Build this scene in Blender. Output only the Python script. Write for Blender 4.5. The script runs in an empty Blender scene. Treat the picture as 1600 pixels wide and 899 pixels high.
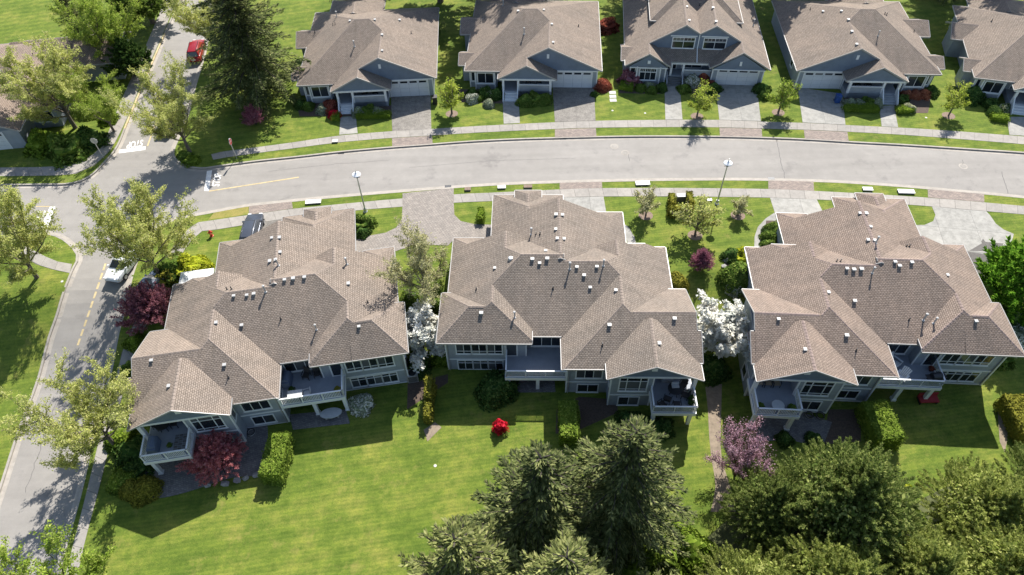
import bpy, bmesh, math, random
import numpy as np
from mathutils import Vector, Matrix
from mathutils.bvhtree import BVHTree
R = math.radians
random.seed(7)
C = bpy.context.scene.collection
SC = bpy.context.scene

# ------------------------------------------------------------------ camera
F_PX, TH, ROLL, CAM_H = 1092.16, R(49.889), R(-1.7213), 50.0
cam = bpy.data.cameras.new('drone_camera'); cam.sensor_width = 36; cam.lens = 36*F_PX/1600
cam.clip_start = 0.5; cam.clip_end = 3000
camo = bpy.data.objects.new('drone_camera', cam); C.objects.link(camo)
_r, _u, _f = Vector((1, 0, 0)), Vector((0, math.sin(TH), math.cos(TH))), Vector((0, math.cos(TH), -math.sin(TH)))
_cr, _sr = math.cos(ROLL), math.sin(ROLL)
_R, _U = _cr*_r+_sr*_u, -_sr*_r+_cr*_u
camo.matrix_world = Matrix(((_R.x, _U.x, -_f.x, 0), (_R.y, _U.y, -_f.y, 0), (_R.z, _U.z, -_f.z, CAM_H), (0, 0, 0, 1)))
SC.camera = camo

# ------------------------------------------------------------------ light
SUN_EL, SUN_AZ = R(45.5), R(19.0)            # azimuth from +Y towards +X
w = bpy.data.worlds.new('World'); SC.world = w; w.use_nodes = True
nt = w.node_tree; nt.nodes.clear()
sky = nt.nodes.new('ShaderNodeTexSky'); sky.sky_type = 'NISHITA'; sky.sun_disc = False
sky.sun_elevation = SUN_EL; sky.sun_rotation = SUN_AZ
bg = nt.nodes.new('ShaderNodeBackground'); bg.inputs[1].default_value = 0.1
wo = nt.nodes.new('ShaderNodeOutputWorld')
nt.links.new(sky.outputs[0], bg.inputs[0]); nt.links.new(bg.outputs[0], wo.inputs[0])
sl = bpy.data.lights.new('sun', 'SUN'); sl.energy = 5.0; sl.angle = R(0.5); sl.color = (1.0, 0.96, 0.9)
so = bpy.data.objects.new('sun', sl); C.objects.link(so)
sdir = Vector((math.cos(SUN_EL)*math.sin(SUN_AZ), math.cos(SUN_EL)*math.cos(SUN_AZ), math.sin(SUN_EL)))
so.rotation_euler = sdir.to_track_quat('Z', 'Y').to_euler(); so.location = (20, 80, 60)
SC.view_settings.view_transform = 'Standard'; SC.view_settings.look = 'None'
SC.view_settings.exposure = 0.9; SC.view_settings.gamma = 1.0; SC.view_settings.use_curve_mapping = False
SC.render.engine = 'CYCLES'
SC.cycles.max_bounces = 6; SC.cycles.diffuse_bounces = 3; SC.cycles.transparent_max_bounces = 6

# ------------------------------------------------------------------ terrain and picking
Y1, Y2, ZB = 45.0, 33.8, -2.55
YB = [Y1-(Y1-Y2)*k/8 for k in range(9)]
ZBK = [ZB*(k/8)**2*(3-2*k/8) for k in range(9)]
def T(x, y):
    if y >= Y1: return 0.0
    if y <= Y2: return ZB
    k = min(7, int((Y1-y)/(Y1-Y2)*8)); t = (YB[k]-y)/(YB[k]-YB[k+1])
    return ZBK[k]+(ZBK[k+1]-ZBK[k])*t
CAMP = Vector((0, 0, CAM_H))
def pixdir(px, py):
    a, b = (px-800)/F_PX, (py-449.5)/F_PX
    return (_f + _R*a - _U*b)
def at(px, py, z):
    d = pixdir(px, py); t = (z-CAM_H)/d.z
    return CAMP+d*t
def G(px, py):
    lo, hi = ZB-.5, .5
    for _ in range(30):
        m = (lo+hi)/2; p = at(px, py, m)
        if m > T(p.x, p.y): hi = m
        else: lo = m
    p = at(px, py, (lo+hi)/2)
    return Vector((p.x, p.y, T(p.x, p.y)))
def G2(*pts): return [(lambda p: (p.x, p.y))(G(*p)) for p in pts]

# ------------------------------------------------------------------ object helpers
def tag(o, label=None, cat=None, group=None, kind=None):
    if label: o['label'] = label
    if cat: o['category'] = cat
    if group: o['group'] = group
    if kind: o['kind'] = kind
    return o
def link(name, data, parent=None):
    o = bpy.data.objects.new(name, data); C.objects.link(o)
    if parent: o.parent = parent
    return o
def empty(name, loc, rz=0.0, label=None, cat=None, group=None):
    o = link(name, None); o.location = loc; o.rotation_euler = (0, 0, rz); o.empty_display_size = .5
    return tag(o, label, cat, group)

class MB:
    """collects faces; frame() sets a local frame; build() links one mesh"""
    def __init__(s): s.v = []; s.f = []; s.mi = []; s.uv = []; s.sm = []
    def face(s, pts, mi=0, uv=None, smooth=False):
        n = len(s.v); s.v += [tuple(p) for p in pts]; s.f.append(tuple(range(n, n+len(pts)))); s.mi.append(mi)
        s.uv.append(uv if uv else [(p[0], p[1]) for p in pts]); s.sm.append(smooth)
    def box(s, x0, x1, y0, y1, z0, z1, mi=0, fr=None):
        c = [(x0, y0, z0), (x1, y0, z0), (x1, y1, z0), (x0, y1, z0), (x0, y0, z1), (x1, y0, z1), (x1, y1, z1), (x0, y1, z1)]
        if fr:
            o, ex, ey, ez = fr
            c = [(o+ex*a+ey*b+ez*d) for a, b, d in c]
        for q in ((0, 3, 2, 1), (4, 5, 6, 7), (0, 1, 5, 4), (1, 2, 6, 5), (2, 3, 7, 6), (3, 0, 4, 7)):
            s.face([c[i] for i in q], mi)
    def bar(s, a, b, w, h=None, mi=0):
        a, b = Vector(a), Vector(b); d = b-a; L = d.length; ex = d/L
        up = Vector((0, 0, 1)) if abs(ex.z) < .9 else Vector((0, 1, 0))
        ey = up.cross(ex).normalized(); ez = ex.cross(ey); h = h or w
        s.box(0, L, -w/2, w/2, -h/2, h/2, mi, (a, ex, ey, ez))
    def tube(s, pts, rad, n=6, mi=0, cap=True):
        pts = [Vector(p) for p in pts]; rings = []
        for i, p in enumerate(pts):
            d = (pts[min(i+1, len(pts)-1)]-pts[max(i-1, 0)]).normalized()
            a = d.orthogonal().normalized() if abs(d.z) > .98 else Vector((0, 0, 1)).cross(d).normalized()
            b = d.cross(a); r = rad[i] if isinstance(rad, (list, tuple)) else rad
            rings.append([p+(a*math.cos(k*2*math.pi/n)+b*math.sin(k*2*math.pi/n))*r for k in range(n)])
        for i in range(len(rings)-1):
            for k in range(n):
                s.face([rings[i][k], rings[i][(k+1) % n], rings[i+1][(k+1) % n], rings[i+1][k]], mi, smooth=True)
        if cap:
            s.face(rings[-1], mi); s.face(rings[0][::-1], mi)
    def lathe(s, c, prof, n=12, mi=0):
        c = Vector(c); R_ = [[c+Vector((r*math.cos(k*2*math.pi/n), r*math.sin(k*2*math.pi/n), z)) for k in range(n)] for r, z in prof]
        for i in range(len(R_)-1):
            for k in range(n): s.face([R_[i][k], R_[i][(k+1) % n], R_[i+1][(k+1) % n], R_[i+1][k]], mi, smooth=True)
        s.face(R_[-1], mi); s.face(R_[0][::-1], mi)
    def mesh(s, name, mats, m=1):
        me = bpy.data.meshes.new(name)
        v = s.v if m > 0 else [(-a, b, c) for a, b, c in s.v]
        f = s.f if m > 0 else [tuple(reversed(q)) for q in s.f]
        me.from_pydata(v, [], f)
        for mt in mats: me.materials.append(mt)
        me.polygons.foreach_set('material_index', s.mi); me.polygons.foreach_set('use_smooth', s.sm)
        uvl = me.uv_layers.new(name='UV')
        flat = []
        for q in s.uv: flat += [c for p in (q if m > 0 else list(reversed(q))) for c in p]
        uvl.data.foreach_set('uv', flat)
        return me
    def build(s, name, mats, parent=None, m=1):
        if not isinstance(mats, (list, tuple)): mats = [mats]
        return link(name, s.mesh(name, mats, m), parent)

def fast_quads(name, Q, mats, mi=None):
    """Q: (n,4,3) array"""
    n = len(Q); me = bpy.data.meshes.new(name)
    me.vertices.add(n*4); me.vertices.foreach_set('co', np.ascontiguousarray(Q, dtype=np.float32).ravel())
    me.loops.add(n*4); me.loops.foreach_set('vertex_index', np.arange(n*4, dtype=np.int32))
    me.polygons.add(n); me.polygons.foreach_set('loop_start', np.arange(0, n*4, 4, dtype=np.int32))
    if mi is not None: me.polygons.foreach_set('material_index', np.asarray(mi, dtype=np.int32))
    me.update(calc_edges=True)
    for m in mats: me.materials.append(m)
    return me

# ------------------------------------------------------------------ materials
def new_mat(name):
    m = bpy.data.materials.new(name); m.use_nodes = True
    return m, m.node_tree.nodes, m.node_tree.links, m.node_tree.nodes['Principled BSDF']
def rgb(c): return (c[0], c[1], c[2], 1)
def ramp(N, stops):
    r = N.new('ShaderNodeValToRGB'); e = r.color_ramp.elements
    e[0].position, e[0].color = stops[0][0], rgb(stops[0][1]); e[1].position, e[1].color = stops[-1][0], rgb(stops[-1][1])
    for p, c in stops[1:-1]:
        x = e.new(p); x.color = rgb(c)
    return r
def noise(N, L, scale, detail=4, rough=.6, vec=None):
    n = N.new('ShaderNodeTexNoise'); n.inputs['Scale'].default_value = scale; n.inputs['Detail'].default_value = detail
    n.inputs['Roughness'].default_value = rough
    if vec: L.new(vec, n.inputs['Vector'])
    return n
def pos(N): return N.new('ShaderNodeNewGeometry').outputs['Position']
def objc(N): return N.new('ShaderNodeTexCoord').outputs['Object']
def mix(N, L, fac, a, b, mode='MIX'):
    x = N.new('ShaderNodeMix'); x.data_type = 'RGBA'; x.blend_type = mode
    for s, val in ((x.inputs[0], fac), (x.inputs[6], a), (x.inputs[7], b)):
        if hasattr(val, 'node'): L.new(val, s)
        elif isinstance(val, (int, float)): s.default_value = val
        else: s.default_value = rgb(val)
    return x.outputs[2]
def plain(name, c, rough=.6, var=.12, scale=3.0, metal=0.0, spec=.5, bump=0):
    m, N, L, B = new_mat(name); n = noise(N, L, scale, 5, .65, objc(N))
    r = ramp(N, [(.3, [k*(1-var) for k in c]), (.7, [min(1, k*(1+var)) for k in c])]); L.new(n.outputs[0], r.inputs[0])
    L.new(r.outputs[0], B.inputs['Base Color']); B.inputs['Roughness'].default_value = rough; B.inputs['Metallic'].default_value = metal
    B.inputs['Specular IOR Level'].default_value = spec
    if bump:
        b = N.new('ShaderNodeBump'); b.inputs['Strength'].default_value = bump; b.inputs['Distance'].default_value = .02
        L.new(n.outputs[0], b.inputs['Height']); L.new(b.outputs[0], B.inputs['Normal'])
    return m
def leaf(name, c1, c2, trans=.35, c3=None):
    m, N, L, B = new_mat(name); N.remove(B)
    g = N.new('ShaderNodeNewGeometry')
    st = [(0.0, c1), (.6, c2), (1.0, c3 or c2)]
    r = ramp(N, st); L.new(g.outputs['Random Per Island'], r.inputs[0])
    n = noise(N, L, .9, 3, .6, pos(N))
    rr = ramp(N, [(.3, (.68, .7, .68)), (.7, (1.2, 1.15, 1.1))]); L.new(n.outputs[0], rr.inputs[0])
    col = mix(N, L, 1.0, r.outputs[0], rr.outputs[0], 'MULTIPLY')
    d = N.new('ShaderNodeBsdfDiffuse'); t = N.new('ShaderNodeBsdfTranslucent'); L.new(col, d.inputs[0]); L.new(col, t.inputs[0])
    mx = N.new('ShaderNodeMixShader'); mx.inputs[0].default_value = trans; L.new(d.outputs[0], mx.inputs[1]); L.new(t.outputs[0], mx.inputs[2])
    L.new(mx.outputs[0], N['Material Output'].inputs[0])
    return m
def shingle_mat(name, tint=(1, 1, 1)):
    m, N, L, B = new_mat(name)
    uv = N.new('ShaderNodeTexCoord').outputs['UV']
    bt = N.new('ShaderNodeTexBrick'); L.new(uv, bt.inputs['Vector'])
    t = lambda c: rgb([a*b for a, b in zip(c, tint)])
    bt.inputs['Color1'].default_value = t((.285, .24, .2)); bt.inputs['Color2'].default_value = t((.218, .182, .15))
    bt.inputs['Mortar'].default_value = t((.13, .106, .086)); bt.inputs['Scale'].default_value = 1.0
    bt.inputs['Mortar Size'].default_value = .018; bt.inputs['Mortar Smooth'].default_value = .25
    bt.inputs['Brick Width'].default_value = .24; bt.inputs['Row Height'].default_value = .15; bt.inputs['Bias'].default_value = -.15
    n1 = noise(N, L, 7.0, 6, .75, pos(N)); r1 = ramp(N, [(.32, (.8, .8, .81)), (.68, (1.2, 1.19, 1.17))]); L.new(n1.outputs[0], r1.inputs[0])
    n2 = noise(N, L, .35, 4, .6, pos(N)); r2 = ramp(N, [(.3, (.88, .89, .9)), (.7, (1.1, 1.08, 1.06))]); L.new(n2.outputs[0], r2.inputs[0])
    c = mix(N, L, 1.0, bt.outputs[0], r1.outputs[0], 'MULTIPLY'); c = mix(N, L, 1.0, c, r2.outputs[0], 'MULTIPLY')
    mp = N.new('ShaderNodeMapping'); mp.inputs['Scale'].default_value = (1.3, .16, 1); L.new(uv, mp.inputs['Vector'])
    n3 = noise(N, L, 1.0, 6, .7, mp.outputs[0]); r3 = ramp(N, [(.34, (.86, .87, .87)), (.52, (1, 1, 1)), (.7, (1.07, 1.05, 1.03))]); L.new(n3.outputs[0], r3.inputs[0])
    c = mix(N, L, 1.0, c, r3.outputs[0], 'MULTIPLY')
    L.new(c, B.inputs['Base Color']); B.inputs['Roughness'].default_value = .9; B.inputs['Specular IOR Level'].default_value = .2
    b = N.new('ShaderNodeBump'); b.inputs['Strength'].default_value = .9; b.inputs['Distance'].default_value = .045
    h = N.new('ShaderNodeMath'); h.operation = 'ADD'; L.new(n1.outputs[0], h.inputs[0])
    inv = N.new('ShaderNodeMath'); inv.operation = 'MULTIPLY'; inv.inputs[1].default_value = -1.0; L.new(bt.outputs['Fac'], inv.inputs[0])
    L.new(inv.outputs[0], h.inputs[1]); L.new(h.outputs[0], b.inputs['Height']); L.new(b.outputs[0], B.inputs['Normal'])
    return m
def siding_mat(name, c, c2, pitch=.16):
    m, N, L, B = new_mat(name)
    sep = N.new('ShaderNodeSeparateXYZ'); L.new(pos(N), sep.inputs[0])
    d = N.new('ShaderNodeMath'); d.operation = 'DIVIDE'; d.inputs[1].default_value = pitch; L.new(sep.outputs[2], d.inputs[0])
    fr = N.new('ShaderNodeMath'); fr.operation = 'FRACT'; L.new(d.outputs[0], fr.inputs[0])
    r = ramp(N, [(0, [k*.55 for k in c]), (.16, c), (1, c)]); L.new(fr.outputs[0], r.inputs[0])
    n = noise(N, L, 1.4, 5, .6, pos(N)); r2 = ramp(N, [(.3, (.9, .9, .9)), (.7, (1.1, 1.1, 1.1))]); L.new(n.outputs[0], r2.inputs[0])
    L.new(mix(N, L, 1.0, r.outputs[0], r2.outputs[0], 'MULTIPLY'), B.inputs['Base Color']); B.inputs['Roughness'].default_value = .65
    b = N.new('ShaderNodeBump'); b.inputs['Strength'].default_value = .6; b.inputs['Distance'].default_value = .02; L.new(fr.outputs[0], b.inputs['Height'])
    L.new(b.outputs[0], B.inputs['Normal'])
    return m
def grass_mat(name, dry=0.0):
    m, N, L, B = new_mat(name); p = pos(N)
    n1 = noise(N, L, .3, 7, .68, p); n2 = noise(N, L, 1.6, 6, .75, p); n3 = noise(N, L, 9, 6, .85, p)
    r1 = ramp(N, [(.3, (.07, .115, .016)), (.5, (.115, .158, .025)), (.72, (.2, .21, .045))]); L.new(n1.outputs[0], r1.inputs[0])
    r2 = ramp(N, [(.28, (.62, .7, .58)), (.5, (1, 1, 1)), (.75, (1.35, 1.25, 1.1))]); L.new(n2.outputs[0], r2.inputs[0])
    r3 = ramp(N, [(.25, (.55, .6, .55)), (.5, (1, 1, 1)), (.78, (1.5, 1.4, 1.35))]); L.new(n3.outputs[0], r3.inputs[0])
    c = mix(N, L, 1.0, r1.outputs[0], r2.outputs[0], 'MULTIPLY'); c = mix(N, L, 1.0, c, r3.outputs[0], 'MULTIPLY')
    # mowing passes: broad faint bands, wobbling
    mp = N.new('ShaderNodeMapping'); mp.inputs['Rotation'].default_value = (0, 0, R(78)); L.new(p, mp.inputs['Vector'])
    wv = N.new('ShaderNodeTexWave'); wv.inputs['Scale'].default_value = .28; wv.inputs['Distortion'].default_value = 2.5; wv.inputs['Detail'].default_value = 3
    wv.inputs['Detail Scale'].default_value = .6; L.new(mp.outputs[0], wv.inputs['Vector'])
    rw = ramp(N, [(.2, (.9, .92, .9)), (.8, (1.08, 1.06, 1.02))]); L.new(wv.outputs[0], rw.inputs[0])
    c = mix(N, L, 1.0, c, rw.outputs[0], 'MULTIPLY')
    mp2 = N.new('ShaderNodeMapping'); mp2.inputs['Rotation'].default_value = (0, 0, R(84)); L.new(p, mp2.inputs['Vector'])
    wv2 = N.new('ShaderNodeTexWave'); wv2.inputs['Scale'].default_value = .95; wv2.inputs['Distortion'].default_value = 3.5; wv2.inputs['Detail'].default_value = 4; wv2.inputs['Detail Scale'].default_value = .5
    L.new(mp2.outputs[0], wv2.inputs['Vector']); rw2 = ramp(N, [(.15, (.92, .95, .9)), (.85, (1.08, 1.05, 1.05))]); L.new(wv2.outputs[0], rw2.inputs[0]); c = mix(N, L, 1.0, c, rw2.outputs[0], 'MULTIPLY')
    n4 = noise(N, L, .55, 6, .75, p); rd = ramp(N, [(.56-dry*.3, (0, 0, 0)), (.74-dry*.2, (1, 1, 1))]); L.new(n4.outputs[0], rd.inputs[0])
    rd2 = mix(N, L, .6+dry*.4, (0, 0, 0), rd.outputs[0])
    c = mix(N, L, rd2, c, (.27, .225, .07))
    L.new(c, B.inputs['Base Color']); B.inputs['Roughness'].default_value = .9; B.inputs['Specular IOR Level'].default_value = .15
    b = N.new('ShaderNodeBump'); b.inputs['Strength'].default_value = .7; b.inputs['Distance'].default_value = .06; L.new(n3.outputs[0], b.inputs['Height'])
    L.new(b.outputs[0], B.inputs['Normal'])
    return m
def surf_mat(name, c, spots=.15, scale=1.0, stain=.25, rough=.85, fine=30):
    m, N, L, B = new_mat(name); p = pos(N)
    n1 = noise(N, L, .12*scale, 6, .65, p); n2 = noise(N, L, 1.1*scale, 6, .7, p); n3 = noise(N, L, fine, 3, .8, p)
    r1 = ramp(N, [(.3, [k*(1-stain*.6) for k in c]), (.7, [k*(1+stain*.5) for k in c])]); L.new(n1.outputs[0], r1.inputs[0])
    r2 = ramp(N, [(.3, (1-stain, 1-stain, 1-stain)), (.55, (1, 1, 1)), (.8, (1+stain*.6,)*3)]); L.new(n2.outputs[0], r2.inputs[0])
    r3 = ramp(N, [(.3, (1-spots,)*3), (.7, (1+spots,)*3)]); L.new(n3.outputs[0], r3.inputs[0])
    col = mix(N, L, 1.0, r1.outputs[0], r2.outputs[0], 'MULTIPLY'); col = mix(N, L, 1.0, col, r3.outputs[0], 'MULTIPLY')
    oi = N.new('ShaderNodeObjectInfo'); ro = ramp(N, [(0, (.93, .93, .93)), (1, (1.07, 1.06, 1.05))]); L.new(oi.outputs['Random'], ro.inputs[0])
    col = mix(N, L, 1.0, col, ro.outputs[0], 'MULTIPLY')
    L.new(col, B.inputs['Base Color']); B.inputs['Roughness'].default_value = rough; B.inputs['Specular IOR Level'].default_value = .3
    b = N.new('ShaderNodeBump'); b.inputs['Strength'].default_value = .3; b.inputs['Distance'].default_value = .01; L.new(n3.outputs[0], b.inputs['Height'])
    L.new(b.outputs[0], B.inputs['Normal'])
    return m
def road_mat():
    m, N, L, B = new_mat('worn_asphalt'); p = pos(N)
    n1 = noise(N, L, .09, 6, .6, p); n2 = noise(N, L, .9, 6, .72, p); n3 = noise(N, L, 40, 3, .8, p)
    mp = N.new('ShaderNodeMapping'); mp.inputs['Scale'].default_value = (.05, .8, 1); L.new(p, mp.inputs['Vector'])
    n4 = noise(N, L, 1.0, 5, .6, mp.outputs[0])
    r1 = ramp(N, [(.3, (.238, .222, .2)), (.7, (.275, .257, .233))]); L.new(n1.outputs[0], r1.inputs[0])
    r2 = ramp(N, [(.3, (.93,)*3), (.7, (1.06,)*3)]); L.new(n2.outputs[0], r2.inputs[0])
    r3 = ramp(N, [(.3, (.86,)*3), (.7, (1.14,)*3)]); L.new(n3.outputs[0], r3.inputs[0])
    r4 = ramp(N, [(.35, (.93, .93, .93)), (.65, (1.05, 1.05, 1.05))]); L.new(n4.outputs[0], r4.inputs[0])
    c = r1.outputs[0]
    n5 = noise(N, L, .32, 7, .7, p); r5 = ramp(N, [(.34, (.82, .82, .83)), (.43, (1, 1, 1)), (.62, (1, 1, 1)), (.7, (1.07, 1.06, 1.05))]); L.new(n5.outputs[0], r5.inputs[0])
    for q in (r2, r3, r4, r5): c = mix(N, L, 1.0, c, q.outputs[0], 'MULTIPLY')
    L.new(c, B.inputs['Base Color']); B.inputs['Roughness'].default_value = .85; B.inputs['Specular IOR Level'].default_value = .3
    return m
def brick_mat(name, c1, c2, mortar, bw=.22, rh=.11, rot=0, mort=.012):
    m, N, L, B = new_mat(name); p = pos(N)
    mp = N.new('ShaderNodeMapping'); mp.inputs['Rotation'].default_value = (0, 0, rot); L.new(p, mp.inputs['Vector'])
    bt = N.new('ShaderNodeTexBrick'); L.new(mp.outputs[0], bt.inputs['Vector']); bt.inputs['Scale'].default_value = 1
    bt.inputs['Color1'].default_value = rgb(c1); bt.inputs['Color2'].default_value = rgb(c2); bt.inputs['Mortar'].default_value = rgb(mortar)
    bt.inputs['Brick Width'].default_value = bw; bt.inputs['Row Height'].default_value = rh; bt.inputs['Mortar Size'].default_value = mort
    n2 = noise(N, L, 1.2, 6, .75, p); r2 = ramp(N, [(.3, (.8, .8, .8)), (.7, (1.18, 1.15, 1.12))]); L.new(n2.outputs[0], r2.inputs[0])
    n3 = noise(N, L, 9, 4, .8, p); r3 = ramp(N, [(.3, (.8, .8, .8)), (.7, (1.2, 1.2, 1.2))]); L.new(n3.outputs[0], r3.inputs[0])
    c = mix(N, L, 1.0, bt.outputs[0], r2.outputs[0], 'MULTIPLY'); c = mix(N, L, 1.0, c, r3.outputs[0], 'MULTIPLY')
    L.new(c, B.inputs['Base Color']); B.inputs['Roughness'].default_value = .9
    return m
def glass_mat(name, c=(.012, .016, .022), rough=.05, curtain=0.0):
    m, N, L, B = new_mat(name)
    oi = N.new('ShaderNodeObjectInfo'); r = ramp(N, [(0, c), (.55, [k*1.6 for k in c]), (.75, [k*1.6+curtain for k in c]), (.9, [k+curtain*1.5 for k in c]), (1, (.26, .26, .25))]); L.new(oi.outputs['Random'], r.inputs[0])
    L.new(r.outputs[0], B.inputs['Base Color']); B.inputs['Roughness'].default_value = rough; B.inputs['Specular IOR Level'].default_value = .6
    return m

M = {}
M['shingle'] = shingle_mat('asphalt_shingle'); M['shingle2'] = shingle_mat('asphalt_shingle_tan', (1.05, 1.03, 1.02)); M['shingle3'] = shingle_mat('asphalt_shingle_rose', (1.05, .985, .97))
M['cap'] = plain('ridge_shingle', (.23, .185, .152), .9, .3, 6); M['cap3'] = plain('ridge_shingle_rose', (.24, .18, .155), .9, .3, 6)
M['white'] = plain('white_trim', (.70, .71, .71), .45, .05, 5); M['gutter'] = plain('white_gutter', (.32, .31, .295), .4, .08, 2)
M['soffit'] = plain('soffit', (.55, .56, .57), .6, .05, 2)
M['siding'] = siding_mat('grey_siding', (.3, .33, .37), (1, 1, 1)); M['siding_blue'] = siding_mat('slate_siding', (.15, .19, .25), (1, 1, 1), .12)
M['found'] = plain('foundation_concrete', (.16, .16, .16), .9, .15, 2)
M['siding_light'] = siding_mat('pale_siding', (.34, .36, .38), (1, 1, 1))
M['glass'] = glass_mat('window_glass', curtain=.06); M['deck'] = plain('deck_vinyl', (.27, .29, .325), .7, .1, 1.5)
M['rail_glass'] = plain('rail_glass', (.5, .53, .55), .15, .1, 1)
m_, N_, L_, B_ = new_mat('clear_rail_panel'); B_.inputs['Base Color'].default_value = (.36, .39, .42, 1); B_.inputs['Roughness'].default_value = .1; B_.inputs['Alpha'].default_value = .42; M['rail_glass'] = m_
M['garage'] = plain('garage_door_white', (.62, .64, .66), .5, .05, 2); M['darkmetal'] = plain('dark_metal', (.03, .032, .036), .5, .2, 5, .3)
M['metal'] = plain('galvanised', (.5, .5, .5), .4, .12, 6, .6); M['black'] = plain('black_plastic', (.015, .015, .016), .5, .2, 5)
M['ventw'] = plain('vent_white', (.38, .375, .36), .5, .1, 8)
M['grass'] = grass_mat('lawn_grass'); M['drygrass'] = grass_mat('dry_verge_grass', .9)
M['road'] = road_mat(); M['kerb'] = surf_mat('kerb_concrete', (.34, .31, .27), .12, 2, .2)
M['pave'] = surf_mat('pavement_concrete', (.3, .278, .248), .12, 1.5, .2); M['bed_sand'] = plain('joint_sand', (.12, .11, .1), .95, .2, 4)
M['drive'] = surf_mat('driveway_concrete', (.31, .3, .272), .12, 1.4, .3)
M['aggr'] = surf_mat('exposed_aggregate', (.225, .207, .182), .4, 1.6, .35, fine=9)
M['apron'] = brick_mat('apron_pavers', (.29, .235, .2), (.2, .165, .145), (.13, .115, .1), .3, .15, .1)
M['paver'] = brick_mat('cobble_pavers', (.29, .26, .228), (.225, .2, .176), (.15, .135, .12), .3, .2, .15, .02)
M['patio'] = brick_mat('patio_pavers', (.2, .19, .185), (.13, .125, .125), (.09, .088, .088), .24, .16, .3, .012)
M['soil'] = plain('bark_mulch', (.085, .06, .045), .95, .35, 7, bump=.5); M['mulch_tan'] = plain('dry_mulch', (.2, .145, .11), .95, .3, 6, bump=.5)
M['pathdirt'] = plain('worn_path', (.22, .175, .125), .95, .25, 3, bump=.3)
M['roadwhite'] = surf_mat('road_paint_white', (.72, .71, .68), .12, 4, .18); M['roadyellow'] = surf_mat('road_paint_yellow', (.5, .4, .22), .2, 4, .3)
M['bark'] = plain('bark_grey', (.13, .105, .085), .95, .3, 9, bump=.6); M['bark_dark'] = plain('bark_dark', (.05, .04, .033), .95, .3, 9, bump=.6)
M['bark_red'] = plain('bark_red', (.1, .05, .035), .95, .3, 9)
M['lf_spring'] = leaf('leaf_spring', (.36,.42,.11),(.54,.57,.18),.5,(.68,.66,.32))
M['lf_spring2'] = leaf('leaf_spring_green', (.22,.34,.045),(.36,.47,.08),.5,(.5,.55,.16))
M['lf_young'] = leaf('leaf_young_lime', (0.275, 0.392, 0.043), (0.464, 0.536, 0.087), .45, (0.609, 0.652, 0.174))
M['lf_pale'] = leaf('leaf_pale_olive', (.34,.35,.15),(.48,.47,.24),.4,(.6,.57,.36))
M['lf_maple'] = leaf('leaf_bright_green', (0.080, 0.192, 0.019), (0.160, 0.336, 0.032), .4, (0.320, 0.528, 0.064))
M['lf_con'] = leaf('needle_dark', (.07,.095,.036),(.15,.18,.07),.36,(.33,.35,.145))
M['lf_con2'] = leaf('needle_olive', (.11,.135,.045),(.24,.27,.095),.36,(.45,.46,.19))
M['lf_cedar'] = leaf('foliage_olive', (.1,.15,.036),(.23,.3,.08),.45,(.46,.49,.18))
M['lf_cedar2'] = leaf('foliage_fresh', (.16,.215,.045),(.36,.42,.11),.45,(.6,.62,.22))
M['lf_hedge'] = leaf('hedge_lime', (.1,.165,.024),(.19,.27,.04),.3,(.3,.37,.08)); M['lf_hedge_d'] = leaf('hedge_green', (.09,.155,.02),(.17,.25,.03),.3,(.26,.34,.06))
M['lf_yew'] = leaf('hedge_golden', (0.119, 0.133, 0.025), (0.224, 0.217, 0.035), .2, (0.336, 0.308, 0.056))
M['lf_shrub'] = leaf('shrub_dark', (0.035, 0.080, 0.022), (0.072, 0.136, 0.032), .25, (0.160, 0.224, 0.064)); M['lf_shrub2'] = leaf('shrub_mid', (0.072, 0.136, 0.026), (0.144, 0.224, 0.040), .3, (0.256, 0.320, 0.080))
M['lf_lime'] = leaf('shrub_lime', (.22, .28, .02), (.38, .42, .03), .3, (.5, .5, .07))
M['lf_sage'] = leaf('shrub_sage', (0.168, 0.210, 0.126), (0.308, 0.350, 0.238), .25, (0.476, 0.504, 0.392))
M['fl_white'] = leaf('blossom_white', (.74,.74,.66),(.84,.84,.78),.3,(.88,.88,.84)); M['fl_cream'] = leaf('blossom_cream', (.42, .42, .25), (.6, .6, .4), .25)
M['lf_purple'] = leaf('leaf_purple', (.22,.085,.11),(.38,.16,.2),.35,(.52,.28,.31)); M['lf_plum'] = leaf('leaf_plum_pink', (.26,.08,.14),(.44,.18,.25),.4,(.56,.32,.38))
M['lf_crimson'] = leaf('leaf_crimson', (.4,.11,.13),(.58,.22,.24),.4,(.72,.38,.38)); M['lf_red'] = leaf('leaf_scarlet', (.5, .012, .03), (.68, .025, .05), .25, (.8, .06, .1))
M['lf_redbud'] = leaf('blossom_redbud', (.33,.18,.25),(.48,.29,.37),.35,(.6,.43,.49)); M['lf_rust'] = leaf('leaf_rust', (.2,.05,.035),(.33,.095,.06),.3,(.44,.17,.12))
M['lf_orange'] = leaf('leaf_orange', (.32, .1, .06), (.46, .17, .1), .3, (.55, .28, .18))
M['red'] = plain('red_car_paint', (.25, .008, .012), .25, .04, 1, .1); M['cargrey'] = plain('slate_car_paint', (.075, .085, .105), .2, .04, 1, .35)
M['carwhite'] = plain('white_car_paint', (.62, .63, .65), .25, .03, 1); M['carblue'] = plain('steel_car_paint', (.16, .18, .22), .2, .04, 1, .35); M['carblack'] = plain('black_car_paint', (.016, .018, .022), .2, .05, 1, .2)
M['tyre'] = plain('tyre_rubber', (.018, .018, .018), .85, .1, 4); M['tail'] = plain('tail_lamp', (.35, .02, .015), .25, .05, 2); M['head'] = plain('head_lamp', (.7, .7, .7), .1, .05, 2)
M['signred'] = plain('sign_red', (.42, .02, .022), .45, .04, 2); M['hydrant'] = plain('hydrant_red', (.48, .045, .02), .5, .1, 4)
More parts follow.
